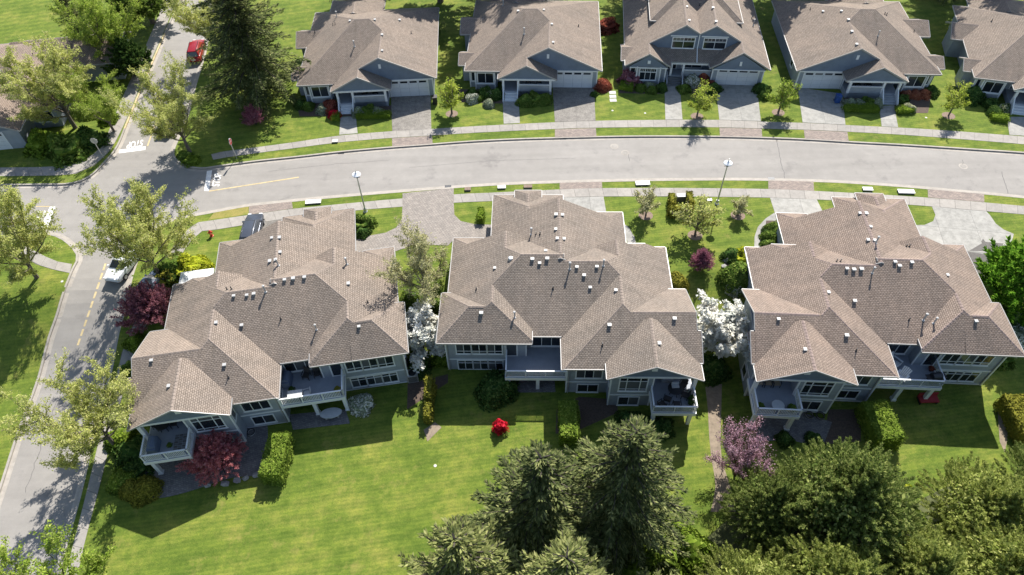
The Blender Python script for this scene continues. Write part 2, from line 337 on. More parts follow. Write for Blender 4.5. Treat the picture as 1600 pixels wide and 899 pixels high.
M['blue'] = plain('blue_plastic', (.02, .07, .24), .5, .1, 3); M['canvas'] = plain('canvas_white', (.74, .74, .72), .8, .05, 2); M['stone'] = plain('pale_stone', (.5, .48, .44), .9, .15, 3)
M['rock'] = plain('grey_rock', (.25, .24, .23), .9, .25, 3, bump=.5); M['redfab'] = plain('red_fabric', (.3, .02, .025), .8, .1, 3); M['wicker'] = plain('dark_wicker', (.04, .035, .032), .8, .3, 8)
M['bbq'] = plain('slate_cover', (.10, .13, .19), .7, .1, 2); M['tabletop'] = plain('table_top_pale', (.45, .46, .46), .4, .1, 3); M['tan'] = plain('tan_cushion', (.36, .28, .19), .85, .1, 3)
M['doorblue'] = plain('door_slate', (.06, .075, .1), .4, .1, 2); M['yellowcap'] = plain('ochre_pot', (.4, .22, .05), .6, .1, 3)

# ------------------------------------------------------------------ ground sheets
def clean(poly):
    out = []
    for p in poly:
        if not out or (abs(p[0]-out[-1][0])+abs(p[1]-out[-1][1])) > 1e-4: out.append((p[0], p[1]))
    if abs(out[0][0]-out[-1][0])+abs(out[0][1]-out[-1][1]) < 1e-4: out.pop()
    a = sum(out[i][0]*out[(i+1) % len(out)][1]-out[(i+1) % len(out)][0]*out[i][1] for i in range(len(out)))
    return out if a > 0 else out[::-1]
def sheet(name, poly, dz, mat, parent=None, kind='structure', skirt=.0):
    poly = clean(poly); bm = bmesh.new()
    vs = [bm.verts.new((x, y, 0)) for x, y in poly]; bm.faces.new(vs)
    for yc in YB:
        bmesh.ops.bisect_plane(bm, geom=bm.verts[:]+bm.edges[:]+bm.faces[:], plane_co=(0, yc, 0), plane_no=(0, 1, 0), dist=1e-5)
    for v in bm.verts: v.co.z = T(v.co.x, v.co.y)+dz
    if skirt:
        be = [e for e in bm.edges if len(e.link_faces) == 1]
        r = bmesh.ops.extrude_edge_only(bm, edges=be)
        for v in [g for g in r['geom'] if isinstance(g, bmesh.types.BMVert)]: v.co.z -= skirt
    bmesh.ops.triangulate(bm, faces=[f for f in bm.faces if len(f.verts) > 4])
    bmesh.ops.recalc_face_normals(bm, faces=bm.faces[:])
    if sum(f.normal.z*f.calc_area() for f in bm.faces) < 0: bmesh.ops.reverse_faces(bm, faces=bm.faces[:])
    me = bpy.data.meshes.new(name); bm.to_mesh(me); bm.free(); me.materials.append(mat)
    o = link(name, me, parent)
    if parent is None and kind: o['kind'] = kind
    return o
def smooth(pts, step=.8):
    P = [Vector((p[0], p[1])) for p in pts]; out = []
    for i in range(len(P)-1):
        p0, p1, p2, p3 = P[max(i-1, 0)], P[i], P[i+1], P[min(i+2, len(P)-1)]
        n = max(1, int((p2-p1).length/step))
        for k in range(n):
            t = k/n
            out.append(.5*((2*p1)+(p2-p0)*t+(2*p0-5*p1+4*p2-p3)*t*t+(3*p1-p0-3*p2+p3)*t**3))
    out.append(P[-1]); return [(p.x, p.y) for p in out]
def offset(pl, d):
    out = []
    for i, p in enumerate(pl):
        a, b = Vector(pl[max(i-1, 0)]), Vector(pl[min(i+1, len(pl)-1)]); t = (b-a).normalized(); n = Vector((-t.y, t.x))
        q = Vector(p)+n*d; out.append((q.x, q.y))
    return out
def strip(name, pl, w0, w1, dz, mat, parent=None, drop=0, kind='structure'):
    """ribbon between two offsets of a polyline (positive = left of travel)"""
    a, b = offset(pl, w0), offset(pl, w1); mb = MB()
    z = lambda p, d=0: (p[0], p[1], T(*p)+dz-d)
    for i in range(len(pl)-1):
        mb.face([z(a[i]), z(a[i+1]), z(b[i+1]), z(b[i])])
        if drop:
            mb.face([z(a[i], drop), z(a[i+1], drop), z(a[i+1]), z(a[i])]); mb.face([z(b[i]), z(b[i+1]), z(b[i+1], drop), z(b[i], drop)])
    me = mb.mesh(name, [mat]); o = link(name, me, parent)
    bm = bmesh.new(); bm.from_mesh(me)
    for f in bm.faces:
        if f.normal.z < -.2: f.normal_flip()
    bm.to_mesh(me); bm.free()
    if parent is None and kind: o['kind'] = kind
    return o
RZ = -.13    # road level below the lots

gnd = sheet('ground', [(-700, -700), (700, -700), (700, 900), (-700, 900)], RZ-.12, M['grass'])
NK = smooth(G2((-60, 700), (0, 700))[:0] + G2((348, -10), (329, 45), (319, 88), (306, 130), (293, 180), (284, 205), (273, 228), (270, 242), (279, 254), (300, 262), (322, 263), (345, 259.5), (400, 252), (467, 245), (533, 237.5), (600, 231.5), (667, 226.5), (733, 221.5), (800, 218), (867, 216), (933, 214.3), (1000, 213.4), (1067, 213.4), (1133, 214), (1200, 215.8), (1267, 218.5), (1333, 222.5), (1400, 226), (1467, 230.2), (1533, 234.5), (1600, 239), (1700, 247)))
SK = smooth(G2((1700, 318), (1600, 308.5), (1550, 303.6), (1500, 299.3), (1433, 293), (1366, 288), (1300, 284), (1200, 281.2), (1133, 280.6), (1067, 281), (1000, 281.8), (933, 283.2), (867, 285), (800, 287.3), (733, 291), (667, 296), (600, 301.3), (555, 305), (505, 309.5), (467, 313), (430, 317), (387, 321.5), (350, 328), (318, 334), (290, 339), (262, 347), (240, 361), (223, 385), (211, 415), (196, 475), (180, 540), (153, 650), (126, 766), (98, 868), (85, 930), (70, 1000)))
WK = smooth(G2((-35, 868), (0, 766), (36, 657), (72, 547), (91, 488), (108, 436), (114, 421), (121, 408), (121.5, 397), (114, 386), (100, 374), (88, 368), (70, 363.5), (40, 364), (0, 370), (-60, 380)))
XK = smooth(G2((-60, 290), (0, 289.3), (60, 288.6), (110, 287), (140, 276), (165, 252), (184, 228), (202, 184), (223, 133), (244, 84), (262, 43), (283, 0), (288, -12)))
sheet('road', [(-110, 5), (110, 5), (110, 125), (-110, 125)], RZ, M['road'])
sheet('lawn', NK+[(95, NK[-1][1]), (95, 125), (NK[0][0], 125)], 0, M['grass'], skirt=.2)
sheet('lawn', SK+[(SK[-1][0], 5), (105, 5), (105, SK[0][1])], 0, M['grass'], skirt=.2)
sheet('lawn', WK+[(-100, WK[-1][1]), (-100, WK[0][1])], 0, M['grass'], skirt=.2)
sheet('lawn', XK+[(XK[-1][0], 125), (-100, 125), (-100, XK[0][1])], 0, M['grass'], skirt=.2)
for nm, k, sgn in (('kerb', NK, 1), ('kerb', SK, 1), ('kerb', WK, 1), ('kerb', XK, 1)):
    strip('kerb', k, 0.17, -0.02, .012, M['kerb'], drop=.15)
    strip('gutter', k, -.03, -.42, RZ+.006, M['kerb'])
# ---- pavements: bed + individual slabs
def slabs_between(parent, top, bot, n_cross=1, length=1.5, mat=None, gap=.018, name='paving_slab'):
    mat = mat or M['pave']
    top, bot = [Vector(p) for p in top], [Vector(p) for p in bot]
    L = sum((top[i+1]-top[i]).length for i in range(len(top)-1)); n = max(1, round(L/length))
    def samp(pl, t):
        ls = [(pl[i+1]-pl[i]).length for i in range(len(pl)-1)]; s = t*sum(ls)
        for i, l in enumerate(ls):
            if s <= l or i == len(ls)-1: return pl[i].lerp(pl[i+1], min(1, s/l))
            s -= l
    for k in range(n):
        for j in range(n_cross):
            a0, a1, b0, b1 = samp(top, k/n), samp(top, (k+1)/n), samp(bot, k/n), samp(bot, (k+1)/n)
            f0, f1 = j/n_cross, (j+1)/n_cross
            q = [a0.lerp(b0, f0), a1.lerp(b1, f0), a1.lerp(b1, f1), a0.lerp(b0, f1)]
            c = sum(q, Vector((0, 0)))/4; q = [p+(c-p).normalized()*gap for p in q]; dz = .022+random.uniform(-.005, .005)
            prism(name, [(p.x, p.y) for p in q], dz, .03, mat, parent)
def prism(name, poly, dz, th, mat, parent):
    poly = clean(poly); mb = MB(); t = [(x, y, T(x, y)+dz) for x, y in poly]; b = [(x, y, z-th) for x, y, z in t]
    mb.face(t); n = len(t)
    for i in range(n): mb.face([b[i], b[(i+1) % n], t[(i+1) % n], t[i]])
    return mb.build(name, mat, parent)
def pavement(tp, bp, **kw):
    t, b = smooth(G2(*tp), 2), smooth(G2(*bp), 2)
    o = sheet('pavement', t+b[::-1], .006, M['bed_sand']); slabs_between(o, t, b, **kw); return o
pavement([(330, 241.5), (345, 237.5), (400, 230.5), (467, 221.5), (500, 216.3), (533, 211.8), (600, 206.2), (667, 202.3), (733, 198), (800, 194.5), (867, 191.3), (930, 189), (1000, 187.9), (1067, 187.4), (1120, 187.6), (1200, 190.6), (1253, 192.2), (1323, 195.8), (1403, 199.6), (1467, 203.3), (1580, 212), (1600, 213.7), (1680, 220)],
         [(333, 250), (345, 247.5), (400, 239.7), (467, 231), (500, 226.5), (533, 222.5), (600, 216.8), (667, 212.6), (733, 208.4), (800, 205), (867, 202), (930, 200), (1000, 199.2), (1067, 199), (1120, 199.3), (1200, 201.6), (1253, 203), (1323, 206.2), (1403, 210.6), (1467, 215.2), (1580, 224.2), (1600, 226), (1680, 233)])
pavement([(310, 347.5), (325, 345.5), (388, 336.3), (457, 326.5), (500, 322.3), (556, 316.8), (629, 310.3), (709, 304), (769, 301.3), (874, 296.3), (941, 294.3), (1067, 294), (1200, 295.6), (1272, 298.6), (1360, 303.4), (1450, 309.2), (1538, 316.6), (1600, 322.2), (1690, 331)],
         [(316, 361.5), (330, 360.5), (390, 350.8), (457, 340.5), (500, 335.2), (556, 329.2), (629, 323.2), (709, 317.2), (769, 314.6), (874, 309.2), (941, 307.5), (1067, 307.5), (1200, 309.2), (1272, 312), (1360, 316.5), (1450, 322.5), (1538, 330.3), (1600, 335.5), (1690, 344)])
pavement([(310, 347.5), (296, 356), (280, 373), (262, 398), (243, 430), (224, 467), (207, 510), (190, 552), (168, 635), (140, 750), (116, 845), (102, 900), (90, 950)],
         [(316, 361.5), (306, 368), (294, 382), (278, 407), (259, 440), (241, 476), (224, 520), (207, 556), (185, 640), (158, 752), (133, 845), (121, 900), (110, 950)])
pavement([(-40, 262.5), (0, 262), (60, 261.5), (110, 259), (140, 247), (160, 228), (176, 190), (197, 140), (220, 90), (240, 43), (262, -10)],
         [(-40, 276), (0, 275.5), (60, 275), (118, 272), (148, 258.5), (172, 236), (199, 184), (219.5, 133), (241, 84), (259, 43), (280, -10)])
pavement([(40, 384), (66, 399), (90, 409), (113, 413)], [(30, 396), (56, 413), (80, 421), (109, 427)])
# ---- driveways
def clip_cell(poly, cell):
    out = [Vector(p) for p in poly]
    for i in range(len(cell)):
        a, b = Vector(cell[i]), Vector(cell[(i+1) % len(cell)]); n = Vector((-(b-a).y, (b-a).x)); inp = out; out = []
        for k in range(len(inp)):
            p, q = inp[k], inp[(k+1) % len(inp)]; dp, dq = (p-a).dot(n), (q-a).dot(n)
            if dp >= 0: out.append(p)
            if (dp >= 0) != (dq >= 0): out.append(p.lerp(q, dp/(dp-dq)))
        if len(out) < 3: return None
    return [(p.x, p.y) for p in out]
def panels(parent, poly, org, ang, sx, sy, mat, gap=.02, dz=.024, name='concrete_panel'):
    poly = clean(poly); ex = Vector((math.cos(ang), math.sin(ang))); ey = Vector((-ex.y, ex.x)); o = Vector(org)
    us = [(Vector(p)-o).dot(ex) for p in poly]; vs = [(Vector(p)-o).dot(ey) for p in poly]
    for i in range(math.floor(min(us)/sx), math.ceil(max(us)/sx)):
        for j in range(math.floor(min(vs)/sy), math.ceil(max(vs)/sy)):
            g = gap/2
            cell = [o+ex*a+ey*b for a, b in ((i*sx+g, j*sy+g), ((i+1)*sx-g, j*sy+g), ((i+1)*sx-g, (j+1)*sy-g), (i*sx+g, (j+1)*sy-g))]
            q = clip_cell(poly, cell)
            if not q: continue
            a = abs(sum(q[k][0]*q[(k+1) % len(q)][1]-q[(k+1) % len(q)][0]*q[k][1] for k in range(len(q))))/2
            if a < .15: continue
            prism(name, q, dz+random.uniform(-.003, .003), .03, mat, parent)
def driveway(pts, mat, sx, sy, apron=None, name='driveway'):
    p = G2(*pts); o = sheet(name, p, .010, M['bed_sand'])
    a, b = Vector(p[0]), Vector(p[1]); ang = math.atan2((b-a).y, (b-a).x)
    panels(o, p, p[0], ang, sx, sy, mat)
    if apron: sheet('driveway_apron', G2(*apron), .014, M['apron'])
    return o
AP_N = []
driveway([(613, 205.5), (674, 202), (672.7, 146), (611, 150)], M['aggr'], 2.6, 3.2, [(612.5, 216.3), (675, 212.5), (676, 224.8), (613, 229.3)])
driveway([(867, 191), (930.5, 188.8), (928, 133.5), (863.5, 135.5)], M['aggr'], 2.6, 3.2, [(867, 202.4), (931, 200.4), (932, 213.4), (867, 215.2)])
driveway([(1124, 187.6), (1189, 189.8), (1181.5, 131), (1117.5, 130)], M['drive'], 2.6, 3.2, [(1124, 199.8), (1190, 201.6), (1191, 214.3), (1125, 212.8)])
driveway([(1254, 191.8), (1321, 195.4), (1316, 147), (1246.5, 137)], M['drive'], 2.6, 3.2, [(1256, 203.4), (1324, 206.6), (1326, 220.8), (1257.5, 217)])
for pts in ([(530, 211), (559, 208.5), (556, 182), (532, 183)], [(787, 194), (812.5, 192.7), (810.5, 158.5), (785.5, 158.5)], [(1039.5, 187.3), (1066.5, 187.3), (1062, 131), (1038, 131)], [(1377.5, 198), (1403.5, 199.2), (1397, 165), (1373.5, 166)], [(1577, 211), (1605, 213), (1600, 183), (1573, 183)]):
    p = G2(*pts); o = sheet('front_path', p, .010, M['bed_sand']); slabs_between(o, [p[0], p[3]], [p[1], p[2]], 1, 1.4, M['drive'])
driveway([(386, 351.5), (455, 341), (470, 375), (400, 395)], M['aggr'], 2.4, 2.4, [(389, 322.5), (456, 315.3), (457.5, 326), (388.5, 335.8)])
driveway([(876, 309), (943, 307.5), (947, 331), (965, 360), (890, 352)], M['drive'], 3.0, 2.6, [(874.5, 286), (940.5, 284.3), (941, 294), (874.5, 296)])
driveway([(1203, 309.3), (1276, 312), (1295, 350), (1215, 346)], M['drive'], 3.0, 2.6, [(1200.5, 282.4), (1271, 284), (1272, 298.3), (1200.5, 295.4)])
driveway([(1456, 323), (1541, 330.6), (1547, 337), (1556, 350), (1568, 359), (1584, 366), (1580, 380), (1552, 395), (1545, 440), (1500, 445), (1415, 400), (1420, 352), (1444, 352), (1458, 346), (1461.5, 336)], M['drive'], 3.6, 3.0, [(1449.5, 295.8), (1537.5, 303.6), (1538, 316.2), (1450, 308.8)])
sheet('driveway', G2((629, 302.5), (709, 294.3), (709, 304), (709, 317), (710, 336), (720, 346), (743, 351), (800, 352), (800, 376), (708, 376), (700, 384), (650, 382), (618, 393), (540, 396), (540, 374), (575, 369), (603, 364), (619, 356), (628, 343), (629, 323), (629, 310)), .028, M['paver'])
o = sheet('side_path', smooth(G2((969, 346), (982, 355), (991, 370), (996, 388)))+smooth(G2((983, 388), (978, 372), (970, 358), (958, 350))), .012, M['drive'])
o = sheet('side_path', smooth(G2((1213, 331), (1196, 342), (1184, 355), (1179, 370), (1178.5, 388)))+smooth(G2((1194, 388), (1194, 370), (1199, 357), (1206, 349), (1216, 341))), .012, M['drive'])
# ---- yellow dried grass, beds, paths
sheet('dry_verge', G2((325, 344), (335, 332), (388, 323), (388, 335)), .006, M['drygrass'])
sheet('patio', smooth(G2((420, 742), (395, 744), (366, 746), (330, 757), (290, 770), (255, 778), (225, 781), (205, 776), (196, 762)))+G2((215, 700), (300, 660), (372, 668), (418, 655)), .02, M['patio'])
sheet('patio', G2((1236, 688), (1285, 700), (1300, 660), (1240, 640), (1190, 655), (1178, 690)), .02, M['patio'])
sheet('patio', G2((458, 672), (547, 662), (540, 640), (452, 648)), .02, M['patio']); sheet('patio', G2((790, 614), (868, 613), (866, 590), (790, 590)), .02, M['patio'])
sheet('planting_bed', G2((868, 678), (905, 672), (965, 645), (965, 625), (905, 620), (870, 640)), .012, M['soil'])
sheet('planting_bed', G2((1285, 695), (1345, 690), (1345, 640), (1295, 640)), .012, M['soil'])
sheet('planting_bed', smooth(G2((1150, 395), (1135, 405), (1128, 420), (1132, 440), (1145, 458), (1165, 466)))+G2((1175, 440), (1170, 400)), .014, M['soil'])
sheet('planting_bed', G2((1197, 345), (1218, 345), (1222, 388), (1193, 388)), .014, M['soil'])
sheet('planting_bed', G2((180, 700), (205, 690), (232, 760), (215, 780), (196, 765), (180, 745)), .012, M['soil'])
sheet('planting_bed', G2((636, 640), (700, 598), (700, 585), (637, 600)), .012, M['soil'])
sheet('planting_bed', G2((468, 182), (610, 182), (612, 165), (462, 158)), .012, M['soil']); sheet('planting_bed', G2((715, 160), (862, 165), (862, 140), (718, 140)), .012, M['soil'])
sheet('planting_bed', G2((967, 146), (1036, 147), (1036, 125), (967, 122)), .012, M['soil']); sheet('planting_bed', G2((1064, 146), (1116, 147), (1116, 125), (1064, 125)), .012, M['soil'])
sheet('planting_bed', G2((1318, 172), (1372, 176), (1372, 150), (1318, 150)), .012, M['soil']); sheet('planting_bed', G2((1398, 177), (1450, 177), (1455, 150), (1398, 150)), .012, M['soil'])
sheet('worn_path', smooth(G2((1102, 605), (1106, 640), (1108, 680), (1112, 720), (1118, 760), (1110, 800)))+smooth(G2((1150, 800), (1140, 755), (1128, 720), (1126, 680), (1127, 640), (1128, 600))), .008, M['pathdirt'])
sheet('worn_path', G2((1558, 634), (1566, 628), (1575, 680), (1570, 708), (1562, 690)), .008, M['pathdirt']); sheet('worn_path', G2((668, 690), (690, 668), (680, 660), (662, 672)), .008, M['pathdirt'])

# ---- road markings
def marking(name, pts, mat): return sheet(name, G2(*pts), RZ+.008, mat, kind='structure')
def GR(px, py):   # pixel to road level
    lo, hi = ZB-.6, .5
    for _ in range(30):
        m = (lo+hi)/2; p = at(px, py, m)
        if m > T(p.x, p.y)+RZ: hi = m
        else: lo = m
    return Vector((p.x, p.y))
def mark(name, pts, mat): return sheet(name, [tuple(GR(*p)) for p in pts], RZ+.008, mat)
mark('stop_line', [(323.4, 267.6), (331.4, 266.3), (326.4, 298.9), (318.9, 298.4)], M['roadwhite'])
mark('stop_line', [(186.4, 234.5), (227.6, 229), (227, 234.5), (185.5, 239.8)], M['roadwhite'])
mark('stop_line', [(78, 323.3), (87.3, 323.3), (73, 358), (63, 357)], M['roadwhite'])
mark('lane_line', [(327, 298.2), (467, 276.4), (467, 278), (326.5, 299.8)], M['roadyellow'])
mark('lane_line', [(247.2, 180), (249, 180), (231.5, 228.5), (229.2, 228.5)], M['roadyellow'])
mark('lane_line', [(56, 322.2), (78, 322.2), (78, 323.6), (56, 323.6)], M['roadyellow'])
for k in range(9):
    a, b = k/9, (k+.72)/9
    f = lambda t: (165-44*t-1*t*t, 412+132*t)
    p, q = f(a), f(b); mark('lane_line', [(p[0]-1.6, p[1]), (p[0]+1.6, p[1]), (q[0]+1.6, q[1]), (q[0]-1.6, q[1])], M['roadyellow'])
strip('kerb_paint', smooth([tuple(G(*p).xy) for p in ((195, 201), (202, 184), (223, 133), (244, 84), (258, 52))]), .12, -.05, .02, M['roadyellow'], drop=.1)
def stop_text(a, b, c, mat):
    """a = left end of baseline, b = right end of baseline, c = point at cap height above a (pixels)"""
    cu = bpy.data.curves.new('stop_text', 'FONT'); cu.body = 'STOP'; cu.size = 1; cu.offset = .022
    to = bpy.data.objects.new('stop_text', cu); C.objects.link(to)
    dg = bpy.context.evaluated_depsgraph_get(); me = bpy.data.meshes.new_from_object(to.evaluated_get(dg)); bpy.data.objects.remove(to)
    A, B_, C_ = GR(*a), GR(*b), GR(*c); xs = [v.co.x for v in me.vertices]; ys = [v.co.y for v in me.vertices]
    for v in me.vertices:
        s = (v.co.x-min(xs))/(max(xs)-min(xs)); t = (v.co.y-min(ys))/(max(ys)-min(ys)); p = A+(B_-A)*s+(C_-A)*t
        v.co = (p.x, p.y, T(p.x, p.y)+RZ+.009)
    me.materials.clear(); me.materials.append(mat); me.update()
    o = link('stop_text', me); o['kind'] = 'structure'
    return o
M['crack'] = plain('crack_sealant', (.09, .085, .08), .7, .3, 6)
def crack(pts, wd):
    pl_ = [tuple(GR(*p)) for p in pts]; out = []
    for i in range(len(pl_)-1):
        a, b = Vector(pl_[i]), Vector(pl_[i+1]); n = max(2, int((b-a).length/.4))
        for k in range(n): q = a.lerp(b, k/n); out.append((q.x+random.gauss(0, .05), q.y+random.gauss(0, .03)))
    out.append(pl_[-1]); strip('road_crack', out, wd/2, -wd/2, RZ+.006, M['crack'])
crack([(1214, 218), (1219, 245), (1226, 279)], .07); crack([(1564, 268), (1570, 285), (1575, 303)], .06); crack([(1503, 250), (1507, 263)], .05); crack([(982, 241), (984, 252)], .05)
crack([(640, 262), (760, 252), (900, 247)], .03); crack([(420, 268), (520, 257), (610, 250)], .03); crack([(110, 560), (78, 655), (40, 770)], .04)
for px, py in ((533, 239.5), (880, 217.5), (1260, 220), (700, 291.5), (1205, 279)):
    q = GR(px, py); o = sheet('storm_drain', [(q.x-.35, q.y-.2), (q.x+.35, q.y-.2), (q.x+.35, q.y+.2), (q.x-.35, q.y+.2)], RZ+.012, M['darkmetal'])
stop_text((342.7, 291.4), (346.6, 271), (331, 291.4), M['roadwhite'])
stop_text((224, 218.5), (199, 222.5), (222.5, 229), M['roadwhite'])
stop_text((59.5, 329), (50, 352), (72.5, 329.5), M['roadwhite'])

# ------------------------------------------------------------------ roofs
def clip_half(poly, f):
    out = []
    for k in range(len(poly)):
        p, q = poly[k], poly[(k+1) % len(poly)]; a, b = f(p), f(q)
        if a >= -1e-9: out.append(p)
        if (a > 1e-9 and b < -1e-9) or (a < -1e-9 and b > 1e-9):
            t = a/(a-b); out.append((p[0]+(q[0]-p[0])*t, p[1]+(q[1]-p[1])*t))
    return out if len(out) > 2 else None
TH_ROOF = .2
def pl(e, s, ax, at_):   # plane rising with slope s away from eave line ax=at_ at height e ; s>0 rises with +axis
    return (e-s*at_, s, 0) if ax == 'u' else (e-s*at_, 0, s)
class Roof:
    """a union of blocks: each has a convex CCW footprint and planes (a,b,c) z=a+b u+c v whose minimum is its surface"""
    def __init__(s): s.blocks = []; s.top = MB(); s.side = MB(); s.caps = MB()
    def add(s, foot, planes): s.blocks.append((foot, planes))
    def covered(s, i, p, z, tol):
        for j, (foot, planes) in enumerate(s.blocks):
            if j == i: continue
            n = len(foot)
            if all((foot[(k+1) % n][0]-foot[k][0])*(p[1]-foot[k][1])-(foot[(k+1) % n][1]-foot[k][1])*(p[0]-foot[k][0]) >= -1e-6 for k in range(n)):
                if min(P[0]+P[1]*p[0]+P[2]*p[1] for P in planes) >= z-tol: return True
        return False
    def finish(s, root, m, mats, capmat):
        for i in range(len(s.blocks)): s.block(i)
        roof = s.top.build('roof', [mats], root, m); s.side.build('fascia', [M['gutter'], M['soffit']], roof, m)
        tag(s.caps.build('ridge_caps', [capmat], roof, m), kind='stuff')
        return roof
    def block(s, bi):
        foot, planes = s.blocks[bi]; top, side, caps = s.top, s.side, s.caps
        H = lambda p, i: planes[i][0]+planes[i][1]*p[0]+planes[i][2]*p[1]
        edges = {}
        for i, P in enumerate(planes):
            poly = list(foot)
            for j in range(len(planes)):
                if j == i: continue
                poly = clip_half(poly, lambda p: H(p, j)-H(p, i))
                if not poly: break
            if not poly: continue
            g = Vector((P[1], P[2])); gl = g.length or 1; gx = g/gl; hx = Vector((-gx.y, gx.x)); k = math.sqrt(1+gl*gl)
            pts = [(p[0], p[1], H(p, i)) for p in poly]
            top.face(pts, 0, [(Vector(p).dot(hx), Vector(p).dot(gx)*k) for p in poly])
            side.face([(a, b, c-TH_ROOF) for a, b, c in reversed(pts)], 1)
            for q in range(len(pts)):
                a, b = pts[q], pts[(q+1) % len(pts)]
                if math.dist(a, b) < .02: continue
                key = tuple(sorted((tuple(round(x, 2) for x in a), tuple(round(x, 2) for x in b))))
                edges.setdefault(key, []).append((a, b))
        for k, l in edges.items():
            A, B_ = Vector(l[0][0]), Vector(l[0][1]); d = B_-A; L = d.length; ex = d/L
            if len(l) == 1:
                if ex.x < -.1 and abs(d.z) > .3 and abs(d.y) < .05: continue      # rakes at the back stay bare
                h = Vector((d.y, -d.x, 0)).normalized(); n = max(1, round(L/.25)); runs = []
                for q in range(n):
                    c = A+d*((q+.5)/n); o = c+h*.06
                    vis = not s.covered(bi, (o.x, o.y), c.z, .06)
                    if vis and runs and runs[-1][1] == q: runs[-1][1] = q+1
                    elif vis: runs.append([q, q+1])
                for q0, q1 in runs:
                    a, b = A+d*(q0/n), A+d*(q1/n); dn = Vector((0, 0, TH_ROOF)); up = Vector((0, 0, .01)); o = h*.055
                    side.face([a-dn, b-dn, b, a], 0)
                    t = [a+up, b+up, b+o+up, a+o+up]; lo = [p-Vector((0, 0, .13)) for p in t]
                    side.face(t[::-1], 0); side.face([lo[3], lo[2], t[2], t[3]], 0); side.face([lo[0], lo[3], t[3], t[0]], 0); side.face([lo[2], lo[1], t[1], t[2]], 0); side.face(lo, 0)
            else:
                n = max(1, int(L/.3)); ds = d/n
                ey = Vector((0, 0, 1)).cross(ex)
                if ey.length < 1e-3: continue
                ey.normalize(); ez = ex.cross(ey)
                for q in range(n):
                    c = A+ds*(q+.5)
                    if s.covered(bi, (c.x, c.y), c.z, .03): continue
                    p = A+ds*q; LL = ds.length*.92; w_ = .13
                    caps.face([p-ey*w_-ez*.05, p+ex*LL-ey*w_-ez*.062, p+ex*LL+ez*.008, p+ez*.03]); caps.face([p+ez*.03, p+ex*LL+ez*.008, p+ex*LL+ey*w_-ez*.062, p+ey*w_-ez*.05])
                    caps.face([p-ey*w_-ez*.05, p+ez*.03, p+ey*w_-ez*.05])
def rect(u0, u1, v0, v1): return [(u0, v0), (u1, v0), (u1, v1), (u0, v1)]

# ------------------------------------------------------------------ house pieces
V3 = Vector
def frame(o, d, n): return (V3(o), V3(d), V3(n), V3((0, 0, 1)))   # origin, along, outward, up
FS = lambda v: (lambda u, z: frame((u, v, z), (1, 0, 0), (0, -1, 0)))     # wall facing -v (towards the camera)
FW = lambda u: (lambda v, z: frame((u, v, z), (0, -1, 0), (-1, 0, 0)))    # facing -u
FE = lambda u: (lambda v, z: frame((u, v, z), (0, 1, 0), (1, 0, 0)))
def window(parent, m, fr, W, H, cols=2, rows=(1.0,), trim=.1, grid=False, glass=None, name='window'):
    o, ex, ey, ez = fr; mb = MB(); t = trim
    mb.box(-t, W+t, 0, .05, -t, 0, 0, fr); mb.box(-t, W+t, 0, .05, H, H+t, 0, fr); mb.box(-t, 0, 0, .05, 0, H, 0, fr); mb.box(W, W+t, 0, .05, 0, H, 0, fr)
    mb.box(-t-.03, W+t+.03, 0, .09, -t-.05, -t, 0, fr)
    s = .055; cw = (W-s*(cols-1))/cols; panes = []
    z0 = 0; rs = sum(rows)
    for ri, rr in enumerate(rows):
        h = (H-s*(len(rows)-1))*rr/rs
        for c in range(cols): panes.append((c*(cw+s), z0, cw, h))
        if ri < len(rows)-1: mb.box(0, W, 0, .045, z0+h, z0+h+s, 0, fr)
        z0 += h+s
    for c in range(cols-1): mb.box(c*(cw+s)+cw, c*(cw+s)+cw+s, .002, .043, 0, H, 0, fr)
    if grid:
        zz = z0-s-h*.0
        for c in range(cols):
            for k in (1, 2): mb.box(c*(cw+s)+cw*k/3-.012, c*(cw+s)+cw*k/3+.012, .012, .03, H*.72, H, 0, fr)
        mb.box(0, W, .011, .029, H*.71, H*.73, 0, fr)
    wo_ = mb.build(name, [M['white']], parent, m)
    for x, z, a, b in panes:
        p = MB(); p.box(x, x+a, .004, .018, z, z+b, 0, fr); p.build('pane', [glass or M['glass']], wo_, m)
    return wo_
class Boards:
    """each box is a board of its own"""
    def __init__(s, root, m, name='trim_board'): s.a = (root, m, name)
    def box(s, *b):
        q = MB(); q.box(*b); q.build(s.a[2], [M[getattr(s, 'mat', 'white')]], s.a[0], s.a[1])
def railing(parent, m, pts, z0, h, kind, posts_every=1.9):
    """pts: polyline (u,v)"""
    mb = MB(); bal = MB(); ro = None; panes = []
    for i in range(len(pts)-1):
        a, b = V3((*pts[i], z0)), V3((*pts[i+1], z0)); L = (b-a).length; ex = (b-a)/L; ey = V3((0, 0, 1)).cross(ex); fr = (a, ex, ey, V3((0, 0, 1)))
        mb.box(-.05, L+.05, -.06, .06, h-.06, h, 0, fr); mb.box(.05, L-.05, -.025, .025, .06, .11, 0, fr)
        n = max(1, round(L/posts_every))
        for k in range(n+1):
            x = L*k/n; w_ = .055 if kind == 'picket' else .03
            mb.box(x-w_, x+w_, -w_+.002*i, w_-.002*i, -.05, h-.062, 0, fr)
            if k < n:
                if kind == 'picket':
                    q = int((L/n-.1)/.125)
                    for j in range(1, q): bal.box(x+.05+j*.125-.02, x+.05+j*.125+.02, -.018, .018, .112, h-.062, 0, fr)
                else: panes.append((x+.05, L/n-.1, fr))
    ro = mb.build('railing', [M['white']], parent, m)
    if kind == 'picket': tag(bal.build('balusters', [M['white']], ro, m), kind='stuff')
    else:
        for x, w_, fr in panes:
            p = MB(); p.box(x, x+w_, -.006, .006, .13, h-.09, 0, fr); p.build('glass_panel', [M['rail_glass']], ro, m)
    return ro
VENTS = {}
